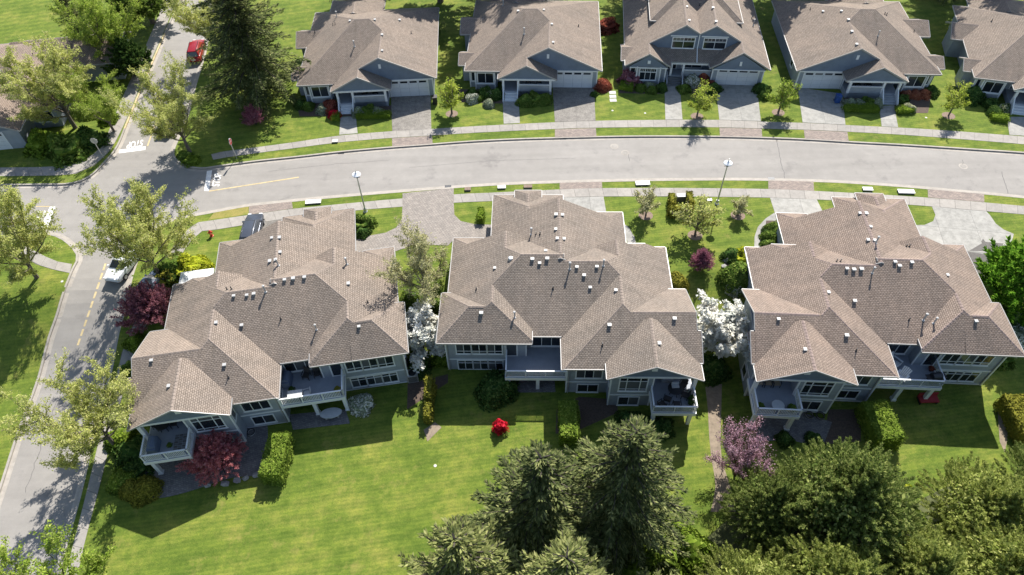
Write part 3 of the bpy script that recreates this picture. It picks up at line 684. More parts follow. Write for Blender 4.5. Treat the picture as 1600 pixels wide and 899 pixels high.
def add_vents(root, roof_objs, pts_white, pts_flue, pts_black, dish=()):
    bpy.context.view_layer.update()
    V, F = [], []
    for o in roof_objs:
        n = len(V); V += [o.matrix_world@v.co for v in o.data.vertices]; F += [tuple(n+i for i in p.vertices) for p in o.data.polygons]
    bv = BVHTree.FromPolygons(V, F); inv = root.matrix_world.inverted(); roof = roof_objs[0]
    def hit(px, py):
        h = bv.ray_cast(CAMP, pixdir(px, py).normalized()); 
        return (inv@h[0], (inv.to_3x3()@h[1])) if h[0] else (None, None)
    if 'vent' not in VENTS:
        mb = MB(); mb.box(-.15, .15, -.13, .13, -.1, .14); mb.box(-.19, .19, -.17, .17, .14, .18); VENTS['vent'] = mb.mesh('roof_vent', [M['ventw']])
        mb = MB(); mb.lathe((0, 0, 0), [(.17, -.15), (.16, .0), (.075, .06), (.075, .8), (.13, .82), (.13, .93), (.02, .98)], 10); VENTS['flue'] = mb.mesh('flue_pipe', [M['ventw']])
        mb = MB(); mb.lathe((0, 0, 0), [(.16, -.1), (.12, .02), (.055, .06), (.055, .42), (.05, .42)], 8); VENTS['pipe'] = mb.mesh('vent_pipe', [M['darkmetal']])
        mb = MB(); mb.lathe((0, 0, 0), [(.34, -.12), (.3, .05), (.3, .16), (.24, .26), (.05, .3)], 14); VENTS['round'] = mb.mesh('turbine_vent', [M['metal']])
    for key, name, pts in (('vent', 'roof_vent', pts_white), ('flue', 'flue_pipe', pts_flue), ('pipe', 'vent_pipe', pts_black), ('round', 'turbine_vent', dish)):
        for p in pts:
            c, n = hit(*p)
            if c is None: continue
            o = link(name, VENTS[key], roof); o.location = c
            if n.z < 0: n = -n
            s = random.uniform(.7, .88); o.scale = (s, s, s)
            if key == 'vent':
                g = V3((-n.x, -n.y, 0)); o.rotation_euler = (0, 0, math.atan2(g.y, g.x)-math.pi/2)

# ------------------------------------------------------------------ the duplexes
def duplex(pose, m, label, rails, sh, cap, sid):
    x, y, yaw, dz = pose
    root = empty('duplex_house', (x, y, dz), yaw, label, 'house', 'grey duplex houses with walk-out decks')
    RF_ = Roof(); blk = RF_.add
    p = .487; E = 2.87
    Wm, Em = pl(E, p, 'u', -4.75), pl(E, -p, 'u', 15.05); S = pl(2.85, .492, 'v', -13.05)
    lo = lambda P, d: (P[0]-d, P[1], P[2])
    blk(rect(-4.75, 4.9, -13.05, -3.2), [Wm, S, pl(2.85, -.487, 'v', -1.15)])
    blk(rect(4.9, 15.05, -13.05, -3.0), [Em, S, pl(2.85, -.487, 'v', -.05)])
    blk(rect(-4.765, 5.2, -16.3, -4.0), [lo(Wm, .012), pl(2.75, -p, 'u', 5.2), pl(2.85, .487, 'v', -16.3)])                 # left wing
    blk(rect(-4.78, -1.6, -5.2, -2.7), [lo(Wm, .024), pl(2.85, -p, 'v', -2.7), pl(2.85, -p, 'u', -1.6)])
    blk(rect(-5.85, .2, -15.75, -8.0), [pl(2.838, .487, 'v', -16.3), pl(3.08, -.46, 'v', -8.0)])                                # side gable
    blk(rect(-6.2, -5.2, -15.78, -13.4), [pl(2.81, .487, 'v', -16.3)])
    blk(rect(-6.05, 1.65, -17.4, -12.6), [pl(3.0, .48, 'u', -6.05), pl(3.1, -.48, 'u', 1.65)])                                 # rear gable
    blk(rect(7.6, 15.06, -13.9, -8.0), [pl(3.12, .5, 'u', 7.6), lo(Em, .012), pl(2.97, .62, 'v', -13.9)])                     # right wing
    blk(rect(11.0, 15.6, -13.92, -8.5), [pl(3.0, .6, 'v', -13.92), pl(3.05, -.57, 'v', -8.5), pl(3.0, -.6, 'u', 15.6)])
    blk(rect(5.1, 15.07, -8.0, -3.0), [pl(E, p, 'u', 5.0), lo(Em, .02)])
    blk(rect(12.2, 15.08, -4.2, -1.5), [lo(Em, .03), pl(2.8, -p, 'v', -1.5), pl(2.8, p, 'u', 12.2)])
    blk(rect(-1.15, 11.5, -6.95, .6), [pl(2.9, p, 'u', -1.15), pl(2.9, -p, 'u', 11.5)])                                         # street front
    blk(rect(-1.165, 1.75, -1.0, 1.94), [pl(2.885, p, 'u', -1.165), pl(2.88, -p, 'v', 1.94), pl(2.88, -p, 'u', 1.75)])
    blk(rect(4.57, 11.515, -2.0, 4.35), [pl(2.95, p, 'u', 4.57), pl(2.885, -p, 'u', 11.515), pl(2.93, -p, 'v', 4.35)])
    blk(rect(6.7, 9.36, 1.2, 4.6), [pl(3.35, .55, 'u', 6.7), pl(3.35, -.55, 'u', 9.36), pl(3.33, -.55, 'v', 4.6)])
    roof = RF_.finish(root, m, M[sh], M[cap])
    # walls
    B0 = -3.3
    def wall(u0, u1, v0, v1, z1=2.75, z0=B0, mat=sid):
        mb = MB(); mb.box(u0, u1, v0, v1, z0, z1); return mb.build('wall', [M[mat]], root, m)
    wall(-.65, 11.0, -9, 1.4); wall(5.1, 10.97, 1.3, 3.8); wall(-4.25, 4.68, -15.4, -3.3); wall(-5.4, 0, -15.25, -8.5, 2.9)
    wall(-2.3, 1.15, -16.65, -15.0, 2.7); wall(8.1, 15.05, -13.15, -9.02, 2.85); wall(3.9, 8.9, -12.3, -6); wall(9.3, 14.55, -9.5, -2.0)
    # gable above the covered deck
    g = MB(); g.face([(-5.9, -16.74, 2.5), (1.5, -16.74, 2.5), (-2.15, -16.74, 4.45)]); g.face([(-2.15, -16.5, 4.45), (1.5, -16.5, 2.5), (-5.9, -16.5, 2.5)])
    g.face([(-5.9, -16.5, 2.5), (1.5, -16.5, 2.5), (1.5, -16.74, 2.5), (-5.9, -16.74, 2.5)]); g.build('gable', [M['siding_blue']], root, m)
    g = MB(); g.box(-2.4, -1.95, -16.8, -16.745, 3.35, 3.85); g.build('louvre', [M['white']], root, m)
    # white trim: beam, corner boards, belt courses, base boards
    t = Boards(root, m)
    t.box(-5.75, 1.2, -16.78, -16.66, 2.28, 2.5)
    def belt(u0, u1, v, z, h=.14): t.box(u0, u1, v-.035, v, z, z+h)
    belt(-2.3, 1.15, -16.65, -.5); belt(-2.3, 1.15, -16.65, -2.5); belt(1.19, 4.68, -15.4, -.5); belt(1.19, 4.68, -15.4, -2.5); belt(9.9, 15.05, -13.15, -.5); belt(8.1, 15.05, -13.15, -2.5)
    for u, v in ((1.15, -16.65), (-2.3, -16.65), (15.05, -13.15), (4.68, -15.4)): t.box(u-.08, u+.04, v-.045, v+.08, B0, 2.6)
    t.box(-5.46, -5.32, -15.31, -15.17, B0, 2.6); t.box(-5.44, -5.4, -15.2, -8.5, -.5, -.36)
    t.box(9.84, 9.96, -13.2, -13.15, .1, 2.6); t.box(8.06, 8.16, -13.2, -13.1, .1, 2.6)
    f = Boards(root, m, 'foundation'); f.mat = 'found'
    f.box(-2.32, 1.17, -16.67, -15, -3.4, -2.5); f.box(1.1, 4.7, -15.42, -14, -3.4, -2.5); f.box(8.08, 15.07, -13.17, -9, -3.4, -2.5);
    # windows
    fs = FS(-16.65)
    window(root, m, fs(-1.82, .28), 2.2, 1.95, 1, (.2, 1.0, .45), .1)
    # side lights of the picture window as mullions
    fr = fs(-1.82, .28)
    for xx in (.52, 1.62): mb = MB(); mb.box(xx, xx+.07, .02, .052, 0, 1.95, 0, fr); mb.build('mullion', [M['white']], root, m)
    window(root, m, fs(-1.4, -1.98), 1.65, 1.2, 2, (1,), .1)
    fs = FS(-15.4); window(root, m, fs(1.75, .25), 2.1, 1.4, 3, (1,), .1); window(root, m, fs(1.95, -1.95), 1.7, 1.1, 2, (1,), .1)
    fs = FS(-13.15)
    for k in range(3):
        window(root, m, fs(10.2+k*1.34, .5), 1.22, 1.45, 2, (.28, 1), .1); window(root, m, fs(10.2+k*1.34, -1.95), 1.22, 1.3, 2, (1, .3), .1)
    d = window(root, m, fs(8.95, .2), .85, 2.05, 1, (1,), .12, name='door')
    fs = FS(-12.3); window(root, m, fs(5.1, .55), 2.5, 1.6, 3, (1,), .1)
    fs = FS(-15.25); window(root, m, fs(-4.9, .2), 1.9, 2.1, 2, (1,), .1, name='patio_door'); window(root, m, fs(-4.6, -2.4), 1.9, 1.9, 2, (1,), .1, name='patio_door')
    fs = FS(-12.3); window(root, m, fs(5.2, -2.4), 2.2, 1.9, 2, (1,), .1, name='patio_door')
    fw = FW(-5.4)
    window(root, m, fw(-13.0, -1.95), .95, 1.1, 1, (1,), .1); window(root, m, fw(-10.6, .5), .55, .8, 1, (1,), .1); window(root, m, fw(-12.6, .9), .5, .7, 1, (1,), .1)
    window(root, m, fw(-8.8, -.2), 1.0, 1.6, 2, (1,), .1); window(root, m, FE(15.05)(-12.4, .5), 1.1, 1.3, 2, (1,), .1); window(root, m, FW(1.15)(-15.6, .3), .5, 1.2, 1, (1,), .08) if False else None
    window(root, m, FE(1.15)(-16.4, .6), .6, 1.3, 1, (1,), .08)
    # decks
    def deck(u0, u1, v0, v1, posts, rail_pts, kind, fas):
        d = MB(); d.box(u0, u1, v0, v1, -.05, .14); d.build('deck_floor', [M['deck']], root, m)
        e = MB(); e.box(u0-.04, u1+.04, v0-.05, v0, -.2, .16); e.box(u0-.05, u0, v0, v1, -.2, .158); e.box(u1, u1+.05, v0, v1, -.2, .158)
        e.box(u0+.1, u1-.1, v0+.28, v0+.46, -.42, -.06); e.build('deck_fascia', [M[fas]], root, m)
        for u, v in posts:
            q = MB(); q.box(u-.15, u+.15, v-.15, v+.15, -3.3, -.43); q.box(u-.2, u+.2, v-.2, v+.2, -3.3, -2.3); q.build('post', [M['white']], root, m)
        railing(root, m, rail_pts, .14, .96, kind)
    deck(-5.72, -2.2, -18.7, -15.26, [(-5.45, -18.35), (-2.45, -18.35)], [(-5.66, -16.75), (-5.66, -18.64), (-2.22, -18.64), (-2.22, -16.75)], rails[0], 'white')
    deck(4.72, 9.85, -15.4, -12.32, [(7.1, -15.0), (9.6, -15.0)], [(4.78, -15.34), (9.79, -15.34), (9.79, -13.25)], rails[1], 'white')
    c = MB(); c.box(-5.8, -5.5, -16.8, -16.5, .14, 2.28); c.build('post', [M['white']], root, m)
    # downpipes
    for u, v in ((14.9, -13.22), (4.5, -15.47)):
        q = MB(); q.bar((u, v, -2.4), (u, v, 2.5), .07); q.build('downpipe', [M['gutter']], root, m)
    return root, roof
HP = [(26.484, 46.029, -.0869, 0.0), (9.727, 47.364, -.0435, -.45), (-26.046, 44.681, .1393, -.142)]
H3, R3 = duplex(HP[0], 1, 'rightmost grey duplex, with white chairs on its glass-railed rear deck', ('picket', 'glass'), 'shingle3', 'cap3', 'siding')
H2, R2 = duplex(HP[1], -1, 'middle grey duplex with one empty blue-grey rear deck and a round roof vent', ('glass', 'glass'), 'shingle', 'cap', 'siding')
H1, R1 = duplex(HP[2], 1, 'left grey duplex by the side road, with white picket rails round both rear decks', ('picket', 'picket'), 'shingle2', 'cap', 'siding')
add_vents(H1, [R1], [(425, 372.6), (437, 372.2), (438, 395), (422, 409), (431, 407), (445, 438), (458.5, 436), (476, 434), (365.6, 463), (386, 462), (397, 460), (338, 505), (378, 509), (237, 564), (264, 604), (351, 571), (544.6, 444), (561, 511)],
          [(415, 456), (435, 415), (494.5, 515), (542, 413)], [(355, 453), (362, 452.5), (439, 499), (357, 590), (574.6, 473)])
z2 = lambda o, l: [(o[0]+a/3.997, o[1]+b/3.997) for a, b in l]
add_vents(H2, [R2], z2((670, 280), [(795, 225), (835, 227), (793, 316), (802, 374), (845, 376), (412, 558), (730, 450), (647, 503), (692, 528), (740, 500), (925, 552), (1050, 550), (970, 604), (1008, 680), (1168, 697)])+z2((670, 450), [(328, 160), (1128, 235)])+z2((900, 450), [(615, 195), (520, 349)]),
          z2((670, 280), [(640, 345), (880, 560), (1090, 540)])+z2((670, 450), [(535, 185)]), z2((670, 280), [(670, 345), (695, 345), (297, 692), (775, 685)])+z2((670, 450), [(1083, 360)]), z2((670, 280), [(510, 500)]))
add_vents(H3, [R3], z2((1140, 280), [(812, 216), (852, 218), (880, 300), (863, 383), (905, 386), (732, 562), (775, 568), (822, 565), (617, 710), (780, 764), (1032, 520), (1060, 545), (1137, 523), (305, 877)])+z2((1300, 280), [(720, 602), (898, 890)])+z2((1140, 450), [(730, 300), (470, 387)]),
          z2((1140, 280), [(890, 585), (912, 400)])+z2((1300, 280), [(570, 880), (635, 900)]), z2((1140, 280), [(668, 515), (692, 515), (1103, 423), (1122, 423), (1120, 880)])+z2((1140, 450), [(790, 392)]))

# ------------------------------------------------------------------ single-storey houses across the street
def garage_door(root, m, fr, W, H, panels_=4, rows=4):
    g = MB(); g.box(-.12, 0, 0, .05, 0, H+.12, 0, fr); g.box(W, W+.12, 0, .05, 0, H+.12, 0, fr); g.box(0, W, 0, .05, H, H+.12, 0, fr)
    go = g.build('garage_door', [M['white']], root, m)
    for r in range(rows):
        for c in range(panels_):
            q = MB(); x0, x1, a, b = W*c/panels_+.012, W*(c+1)/panels_-.012, H*r/rows+.012, H*(r+1)/rows-.012
            q.box(x0, x1, .0, .02, a, b, 0, fr); q.build('door_panel', [M['garage']], go, m)
            if r == rows-1:
                q = MB(); q.box(x0+.12, x1-.12, .021, .03, a+.17, b-.1, 0, fr); q.build('pane', [M['glass']], go, m)
    return go
def rambler(pose, m, label, group, cut=None, porch_items=True):
    x, y, yaw, dz = pose
    root = empty('bungalow', (x, y, dz), yaw, label, 'house', group)
    RF_ = Roof(); blk = RF_.add
    S = pl(2.7, .463, 'v', -5.7); W_ = pl(2.7, .54, 'u', -11.85); Nn = pl(2.7, -.41, 'v', 11.2); Ee = pl(2.66, -.468, 'u', 4.62)
    blk(rect(-11.85, -4.3, -5.7, 11.2), [S, W_, Nn, Ee]); blk(rect(-4.3, 4.62, -4.6, 11.2), [S, Nn, Ee, W_])
    Wg = pl(2.5, .53, 'u', -7.78)
    blk(rect(-4.6, 4.635, -5.3, 2.0), [Wg, (Ee[0]-.012, Ee[1], 0)])
    blk(rect(-7.78, -.73, -7.0, .5), [(Wg[0]-.006, Wg[1], 0), pl(2.5, -.5, 'u', -.73)])
    blk(rect(-12.75, -10.6, -4.2, -1.2), [pl(2.5, .5, 'v', -4.2), pl(2.5, -.5, 'v', -1.2)]); blk(rect(-13.2, -10.2, 2.7, 6.9), [pl(2.62, .5, 'v', 2.7), pl(2.62, -.5, 'v', 6.9)])
    blk(rect(-9.9, -2.7, 8, 14.2), [pl(2.72, .42, 'u', -9.9), pl(2.72, -.42, 'u', -2.7), pl(2.72, -.42, 'v', 14.2)])
    roof = RF_.finish(root, m, M['shingle2'], M['cap'])
    def wall(u0, u1, v0, v1, z1=2.6, mat='siding'):
        mb = MB(); mb.box(u0, u1, v0, v1, -.3, z1); return mb.build('wall', [M[mat]], root, m)
    wall(-1.35, 4.12, -4.9, 10.6); wall(-11.3, -8.0, -5.0, 10.6); wall(-8.1, -1.3, -3.9, 10.6); wall(-12.3, -11.3, -3.7, -1.7, 2.5); wall(-12.7, -11.3, 3.2, 6.4, 2.5); wall(-9.4, -3.2, 10.5, 13.7)
    # bay under the front window
    mb = MB(); mb.box(-10.6, -8.2, -5.45, -5.0, -.3, 2.55); mb.build('wall', [M['siding_light']], root, m)
    def gable(pts, v, mat='siding_blue', d=.2):
        g = MB(); a = [(u, v, z) for u, z in pts]; b = [(u, v+d, z) for u, z in pts]; g.face(a); g.face(b[::-1])
        for i in range(len(a)): g.face([a[i], b[i], b[(i+1) % len(a)], a[(i+1) % len(a)]][::-1])
        g.build('gable', [M[mat]], root, m)
    gable([(-4.2, 2.45), (4.3, 2.45), (-1.83, 5.33), (-4.2, 4.15)], -5.06); gable([(-7.45, 2.4), (-1.0, 2.4), (-4.25, 4.0)], -6.78)
    # lower roof strip in front of the garage gable (dark cheek)
    t = Boards(root, m); t.box(-1.4, 4.2, -5.11, -5.06, 2.36, 2.5); t.box(-7.6, -.95, -6.86, -6.6, 2.2, 2.42)
    t.box(-1.4, -1.25, -4.96, -4.9, 0, 2.4); t.box(4.02, 4.16, -4.96, -4.8, 0, 2.4); t.box(-2.0, -1.72, -5.1, -5.05, 4.1, 4.65)
    for u in (-11.3, -10.6, -8.25): t.box(u-.07, u+.07, -5.5 if u > -11 else -5.05, -5.0, -.2, 2.5)
    t.box(-10.6, -8.2, -5.52, -5.45, .72, .84)
    garage_door(root, m, FS(-4.9)(-1.05, .04), 4.5, 2.2)
    window(root, m, FS(-5.45)(-10.3, .95), 1.85, 1.3, 2, (1,), .1); window(root, m, FS(-5.0)(-11.1, .95), .35, 1.3, 1, (1,), .08)
    window(root, m, FS(-3.9)(-4.6, 1.0), 1.9, 1.3, 2, (1,), .1); window(root, m, FS(-3.9)(-6.9, .75), .95, 1.95, 1, (1,), .1, name='door')
    window(root, m, FE(4.12)(-2.0, 1.0), .8, 1.1, 1, (1,), .1); window(root, m, FW(-11.3)(0.5, .9), 1.2, 1.3, 2, (1,), .1)
    # porch
    p = MB(); p.box(-7.3, -1.35, -6.7, -3.9, -.1, .7); p.build('porch_floor', [M['deck']], root, m)
    for u in (-7.15, -5.35, -1.5):
        q = MB(); q.box(u-.13, u+.13, -6.78, -6.52, .7 if u > -5.6 else -.1, 2.2); q.build('post', [M['white']], root, m)
    q = MB(); q.box(-5.25, -1.6, -6.74, -6.58, 1.5, 1.6); q.build('railing', [M['white']], root, m)
    q = MB(); q.box(-5.22, -1.63, -6.7, -6.62, .0, 1.5); q.build('porch_skirt', [M['siding_light']], root, m)
    for k in range(4):
        q = MB(); q.box(-7.0, -5.5, -6.98-.33*k, -6.7-.33*k+.02*k, -.2, .55-.16*k); q.build('step', [M['white' if m > 0 else 'siding_light']], root, m)
    for u in (-7.12, -5.42):
        q = MB(); q.face([(u-.06, -6.7, -.1), (u-.06, -8.15, -.1), (u-.06, -8.15, .25), (u-.06, -6.7, 1.5)]); q.face([(u+.06, -6.7, 1.5), (u+.06, -8.15, .25), (u+.06, -8.15, -.1), (u+.06, -6.7, -.1)])
        q.face([(u-.06, -6.7, 1.5), (u-.06, -8.15, .25), (u+.06, -8.15, .25), (u+.06, -6.7, 1.5)]); q.face([(u-.06, -8.15, .25), (u-.06, -8.15, -.1), (u+.06, -8.15, -.1), (u+.06, -8.15, .25)]); q.build('step_wall', [M['white']], root, m)
    return root, roof
GR1 = 'bungalows across the street'
HA, RA = rambler((-13.004, 77.996, .026, 0), 1, 'bungalow left of the street row, with white porch steps and a red shrub beside them', GR1)
HB, RB = rambler((7.307, 78.906, -.074, -.03), 1, 'second bungalow from the left in the street row, dense green bushes under its porch', GR1)
HD, RD = rambler((39.475, 76.937, -.082, .02), -1, 'bungalow with its garage on the left and three orange shrubs by the front window', GR1)
_a, _b = at(1522.7, 121.4, 2.7), at(1440+385/7.494, 130/7.494, 2.7); _y = math.atan2(-(_b-_a).x, (_b-_a).y)
_c = Vector((-11.85, -5.7)); _x = _a.x-(_c.x*math.cos(_y)-_c.y*math.sin(_y)); _yy = _a.y-(_c.x*math.sin(_y)+_c.y*math.cos(_y))
HE, RE = rambler((_x, _yy, _y, 0), 1, 'bungalow cut by the right edge of the photo, its shaded side wall showing', GR1)
zz = lambda o, s, l: [(o[0]+a/s, o[1]+b/s) for a, b in l]
add_vents(HA, [RA], zz((440, 0), 3.997, [(427, 134), (583, 127), (738, 129), (628, 221), (628, 320)]), zz((440, 0), 3.997, [(345, 105), (455, 290)]), zz((440, 0), 3.997, [(810, 211), (322, 158), (335, 154), (208, 203)]))
add_vents(HB, [RB], zz((700, 0), 4.808, [(527, 88), (720, 78), (780, 186), (790, 323)]), zz((700, 0), 4.808, [(572, 255), (415, 42)]), zz((700, 0), 4.808, [(980, 201), (475, 90)]))
add_vents(HD, [RD], zz((1200, 0), 4.282, [(367, 80), (490, 78), (537, 136), (560, 215), (592, 301)]), zz((1200, 0), 4.282, [(735, 240)]), zz((1200, 0), 4.282, [(283, 64), (780, 98), (792, 104), (975, 215)]))
add_vents(HE, [RE], [], [], zz((1440, 0), 7.494, [(820, 250)]))

# ------------------------------------------------------------------ two-storey house
def two_storey():
    root = empty('two_storey_house', (28.0, 78.0, 0), -.11, 'two-storey house with twin upper gables over a dark porch roof', 'house')
    RF_ = Roof(); blk = RF_.add
    p = .6; W_, E_ = pl(2.6, p, 'u', -13.1), pl(2.6, -p, 'u', 4.05); c = -4.52
    gw, ge = -6.3, -2.74
    blk(rect(-13.1, c, -2.75, 4.2), [W_, pl(6.72, -p, 'u', gw)]); blk(rect(c, 4.05, -2.75, 4.2), [E_, pl(6.72, p, 'u', ge)])
    # front parts of the side slopes beside the low gables
    blk(rect(-13.11, -10.1, -5.0, -2.75), [(W_[0]-.01, p, 0)]) if False else None
    blk(rect(-13.1, 4.05, 4.2, 12.0), [W_, E_, pl(2.6, -.62, 'v', 12.0)])
    blk(rect(-13.1, -7.6, -5.1, 1.0), [(W_[0]-.012, p, 0), pl(2.58, -p, 'u', -7.6)]); blk(rect(-3.07, 4.062, -5.1, 1.0), [(E_[0]-.012, -p, 0), pl(2.6, p, 'u', -3.07)])
    blk(rect(-13.56, -11.5, -3.9, -.3), [pl(2.5, .4, 'v', -3.9), pl(2.5, -.4, 'v', -.3)])
    blk(rect(-10.2, -.7, -4.05, -2.3), [pl(2.6, .62, 'v', -4.05)])
    blk(rect(-10.15, c, 1.3, 8.6), [pl(4.9, .62, 'u', -10.15), pl(4.9, .62, 'v', 1.3), pl(4.9, -.62, 'v', 8.6)])
    blk(rect(c, 1.1, 1.3, 8.6), [pl(4.9, -.62, 'u', 1.1), pl(4.9, .62, 'v', 1.3), pl(4.9, -.62, 'v', 8.6)])
    roof = RF_.finish(root, 1, M['shingle2'], M['cap'])
    def wall(u0, u1, v0, v1, z1=2.5, z0=-.3, mat='siding'):
        mb = MB(); mb.box(u0, u1, v0, v1, z0, z1); mb.build('wall', [M[mat]], root)
    wall(-12.5, -8.1, -4.5, 11.4); wall(-2.55, 3.5, -4.55, 11.4); wall(-8.2, -2.5, -2.5, 11.4); wall(-9.7, .65, 1.75, 8, 4.9, 2.0, 'siding_blue'); wall(-13.1, -12.5, -3.5, -.7, 2.4)
    mb = MB(); mb.box(-11.6, -8.8, -4.95, -4.5, -.3, 2.45); mb.build('wall', [M['siding_light']], root)
    def gab(pts, v, d=.2):
        g = MB(); a = [(u, v, z) for u, z in pts]; b = [(u, v+d, z) for u, z in pts]; n = len(a); g.face(a); g.face(b[::-1])
        for i in range(n): g.face([a[i], b[i], b[(i+1) % n], a[(i+1) % n]][::-1])
        g.build('gable', [M['siding_blue']], root)
    gab([(-12.6, 2.3), (-8.0, 2.3), (-10.3, 3.95)], -4.95); gab([(-2.6, 2.35), (3.6, 2.35), (.5, 4.35)], -4.92)
    gab([(-10.1, 3.3), (c, 3.3), (c, 5.45), (gw, 6.5), (-10.1, 4.25)], -2.5); gab([(c+.003, 3.3), (1.0, 3.3), (1.0, 4.25), (ge, 6.5), (c+.003, 5.45)], -2.503)
    t = Boards(root, 1); t.box(-12.5, -8.0, -5.0, -4.95, 2.2, 2.32); t.box(-2.55, 3.5, -4.98, -4.92, 2.25, 2.37); t.box(-7.9, -4.75, -2.57, -2.5, 5.1, 5.22); t.box(-4.25, -1.1, -2.57, -2.505, 5.1, 5.22)
    t.box(-4.56, -4.46, -2.6, -2.5, 3.5, 5.4); t.box(-10.45, -10.1, -5.04, -4.95, 2.85, 3.25); t.box(.35, .6, -5.0, -4.92, 2.9, 3.45); t.box(-7.6, -3.0, -4.1, -3.98, 2.3, 2.5)
    for u in (-11.6, -8.8): t.box(u-.07, u+.07, -5.0, -4.9, -.2, 2.4)
    t.box(-8.2, -8.02, -4.6, -4.4, -.2, 2.4); t.box(-2.6, -2.45, -4.62, -4.5, -.1, 2.4); t.box(3.4, 3.55, -4.62, -4.5, -.1, 2.4)
    q = MB(); q.bar((-4.51, -4.1, 2.65), (-4.51, -2.62, 3.55), .09); q.build('downpipe', [M['white']], root)
    for a in (-7.55, -3.85): window(root, 1, FS(-2.51)(a, 3.62), 2.55, 1.3, 2, (1, .55), .1, True)
    window(root, 1, FS(-4.95)(-11.2, .65), 1.9, 1.5, 3, (1, .45), .1, True); window(root, 1, FE(-8.8)(-4.85, .65), .3, 1.5, 1, (1,), .06); window(root, 1, FS(-4.5)(-12.3, .65), .5, 1.5, 1, (1,), .08)
    window(root, 1, FS(-2.5)(-5.9, 1.0), 2.3, 1.2, 2, (1,), .1); window(root, 1, FS(-2.5)(-7.6, .75), .95, 1.9, 1, (1,), .1, name='door')
    window(root, 1, FW(-9.7)(4.2, 3.9), 1.0, .8, 2, (1,), .08)
    garage_door(root, 1, FS(-4.55)(-1.85, .04), 4.75, 2.1)
    p = MB(); p.box(-8.1, -2.55, -3.95, -2.5, -.1, .7); p.build('porch_floor', [M['deck']], root)
    for u in (-7.4, -5.95):
        q = MB(); q.box(u-.12, u+.12, -4.02, -3.8, .7, 2.3); q.build('post', [M['white']], root)
    q = MB(); q.box(-5.8, -2.6, -3.98, -3.84, 1.45, 1.55); q.build('railing', [M['white']], root); q = MB(); q.box(-5.8, -2.6, -3.95, -3.88, 0, 1.45); q.build('porch_skirt', [M['siding_light']], root)
    for k in range(4):
        q = MB(); q.box(-7.7, -6.1, -4.25-.33*k, -3.95-.33*k+.02*k, -.2, .55-.16*k); q.build('step', [M['found']], root)
    for u in (-7.85, -5.97):
        q = MB(); q.bar((u, -3.95, 1.1), (u, -5.5, .35), .1, .5); q.build('step_wall', [M['siding_light']], root)
    return root, roof
HC, RC = two_storey()
add_vents(HC, [RC], zz((960, 0), 4.808, [(545, 54), (562, 158), (740, 64), (763, 167)]), zz((960, 0), 4.808, [(1043, 190)]), zz((960, 0), 4.808, [(640, 40), (1030, 140)]))

# ------------------------------------------------------------------ house at the far left
def far_house():
    c = at(36, 118, 2.7); root = empty('corner_house', (c.x, c.y, 0), .12, 'brown-roofed house behind sparse trees in the top left corner', 'house')
    RF_ = Roof(); blk = RF_.add
    blk(rect(-12, 6, -8, 8), [pl(2.7, .5, 'u', -12), pl(2.7, -.5, 'u', 6), pl(2.7, .47, 'v', -8), pl(2.7, -.47, 'v', 8)])
    blk(rect(-2, 11.2, 1, 8.4), [pl(2.68, .5, 'v', 1), pl(2.68, -.5, 'v', 8.4)])
    blk(rect(-6, 3, -11.5, 0), [pl(2.66, .5, 'u', -6), pl(2.66, -.5, 'u', 3)])
    blk(rect(-10, -6.5, 6, 10.6), [pl(2.72, .5, 'u', -10), pl(2.72, -.5, 'u', -6.5)])
    roof = RF_.finish(root, 1, M['shingle3'], M['cap3'])
    def wall(*a):
        mb = MB(); mb.box(*a); mb.build('wall', [M['siding']], root)
    wall(-11.4, 5.4, -7.4, 7.4, -.3, 2.6); wall(3, 10.6, 1.6, 7.8, -.3, 2.6); wall(-5.4, 2.4, -10.9, -5, -.3, 2.6)
    g = MB(); g.face([(10.62, 1.4, 2.5), (10.62, 8.0, 2.5), (10.62, 4.7, 4.2)]); g.face([(10.4, 4.7, 4.2), (10.4, 8.0, 2.5), (10.4, 1.4, 2.5)]); g.build('gable', [M['siding_blue']], root)
    g = MB(); g.face([(-5.6, -10.92, 2.5), (2.6, -10.92, 2.5), (-1.5, -10.92, 4.6)]); g.face([(-1.5, -10.7, 4.6), (2.6, -10.7, 2.5), (-5.6, -10.7, 2.5)]); g.build('gable', [M['siding_blue']], root)
    garage_door(root, 1, FS(-10.9)(-4.2, .02), 4.8, 2.2); window(root, 1, FE(10.6)(3.6, .8), 1.8, 1.4, 2, (1,), .1); window(root, 1, FS(-7.4)(3.1, .9), 1.8, 1.3, 2, (1,), .1)
    return root, roof
HF, RF = far_house()
add_vents(HF, [RF], [], [(5, 118)], [(52, 86)])

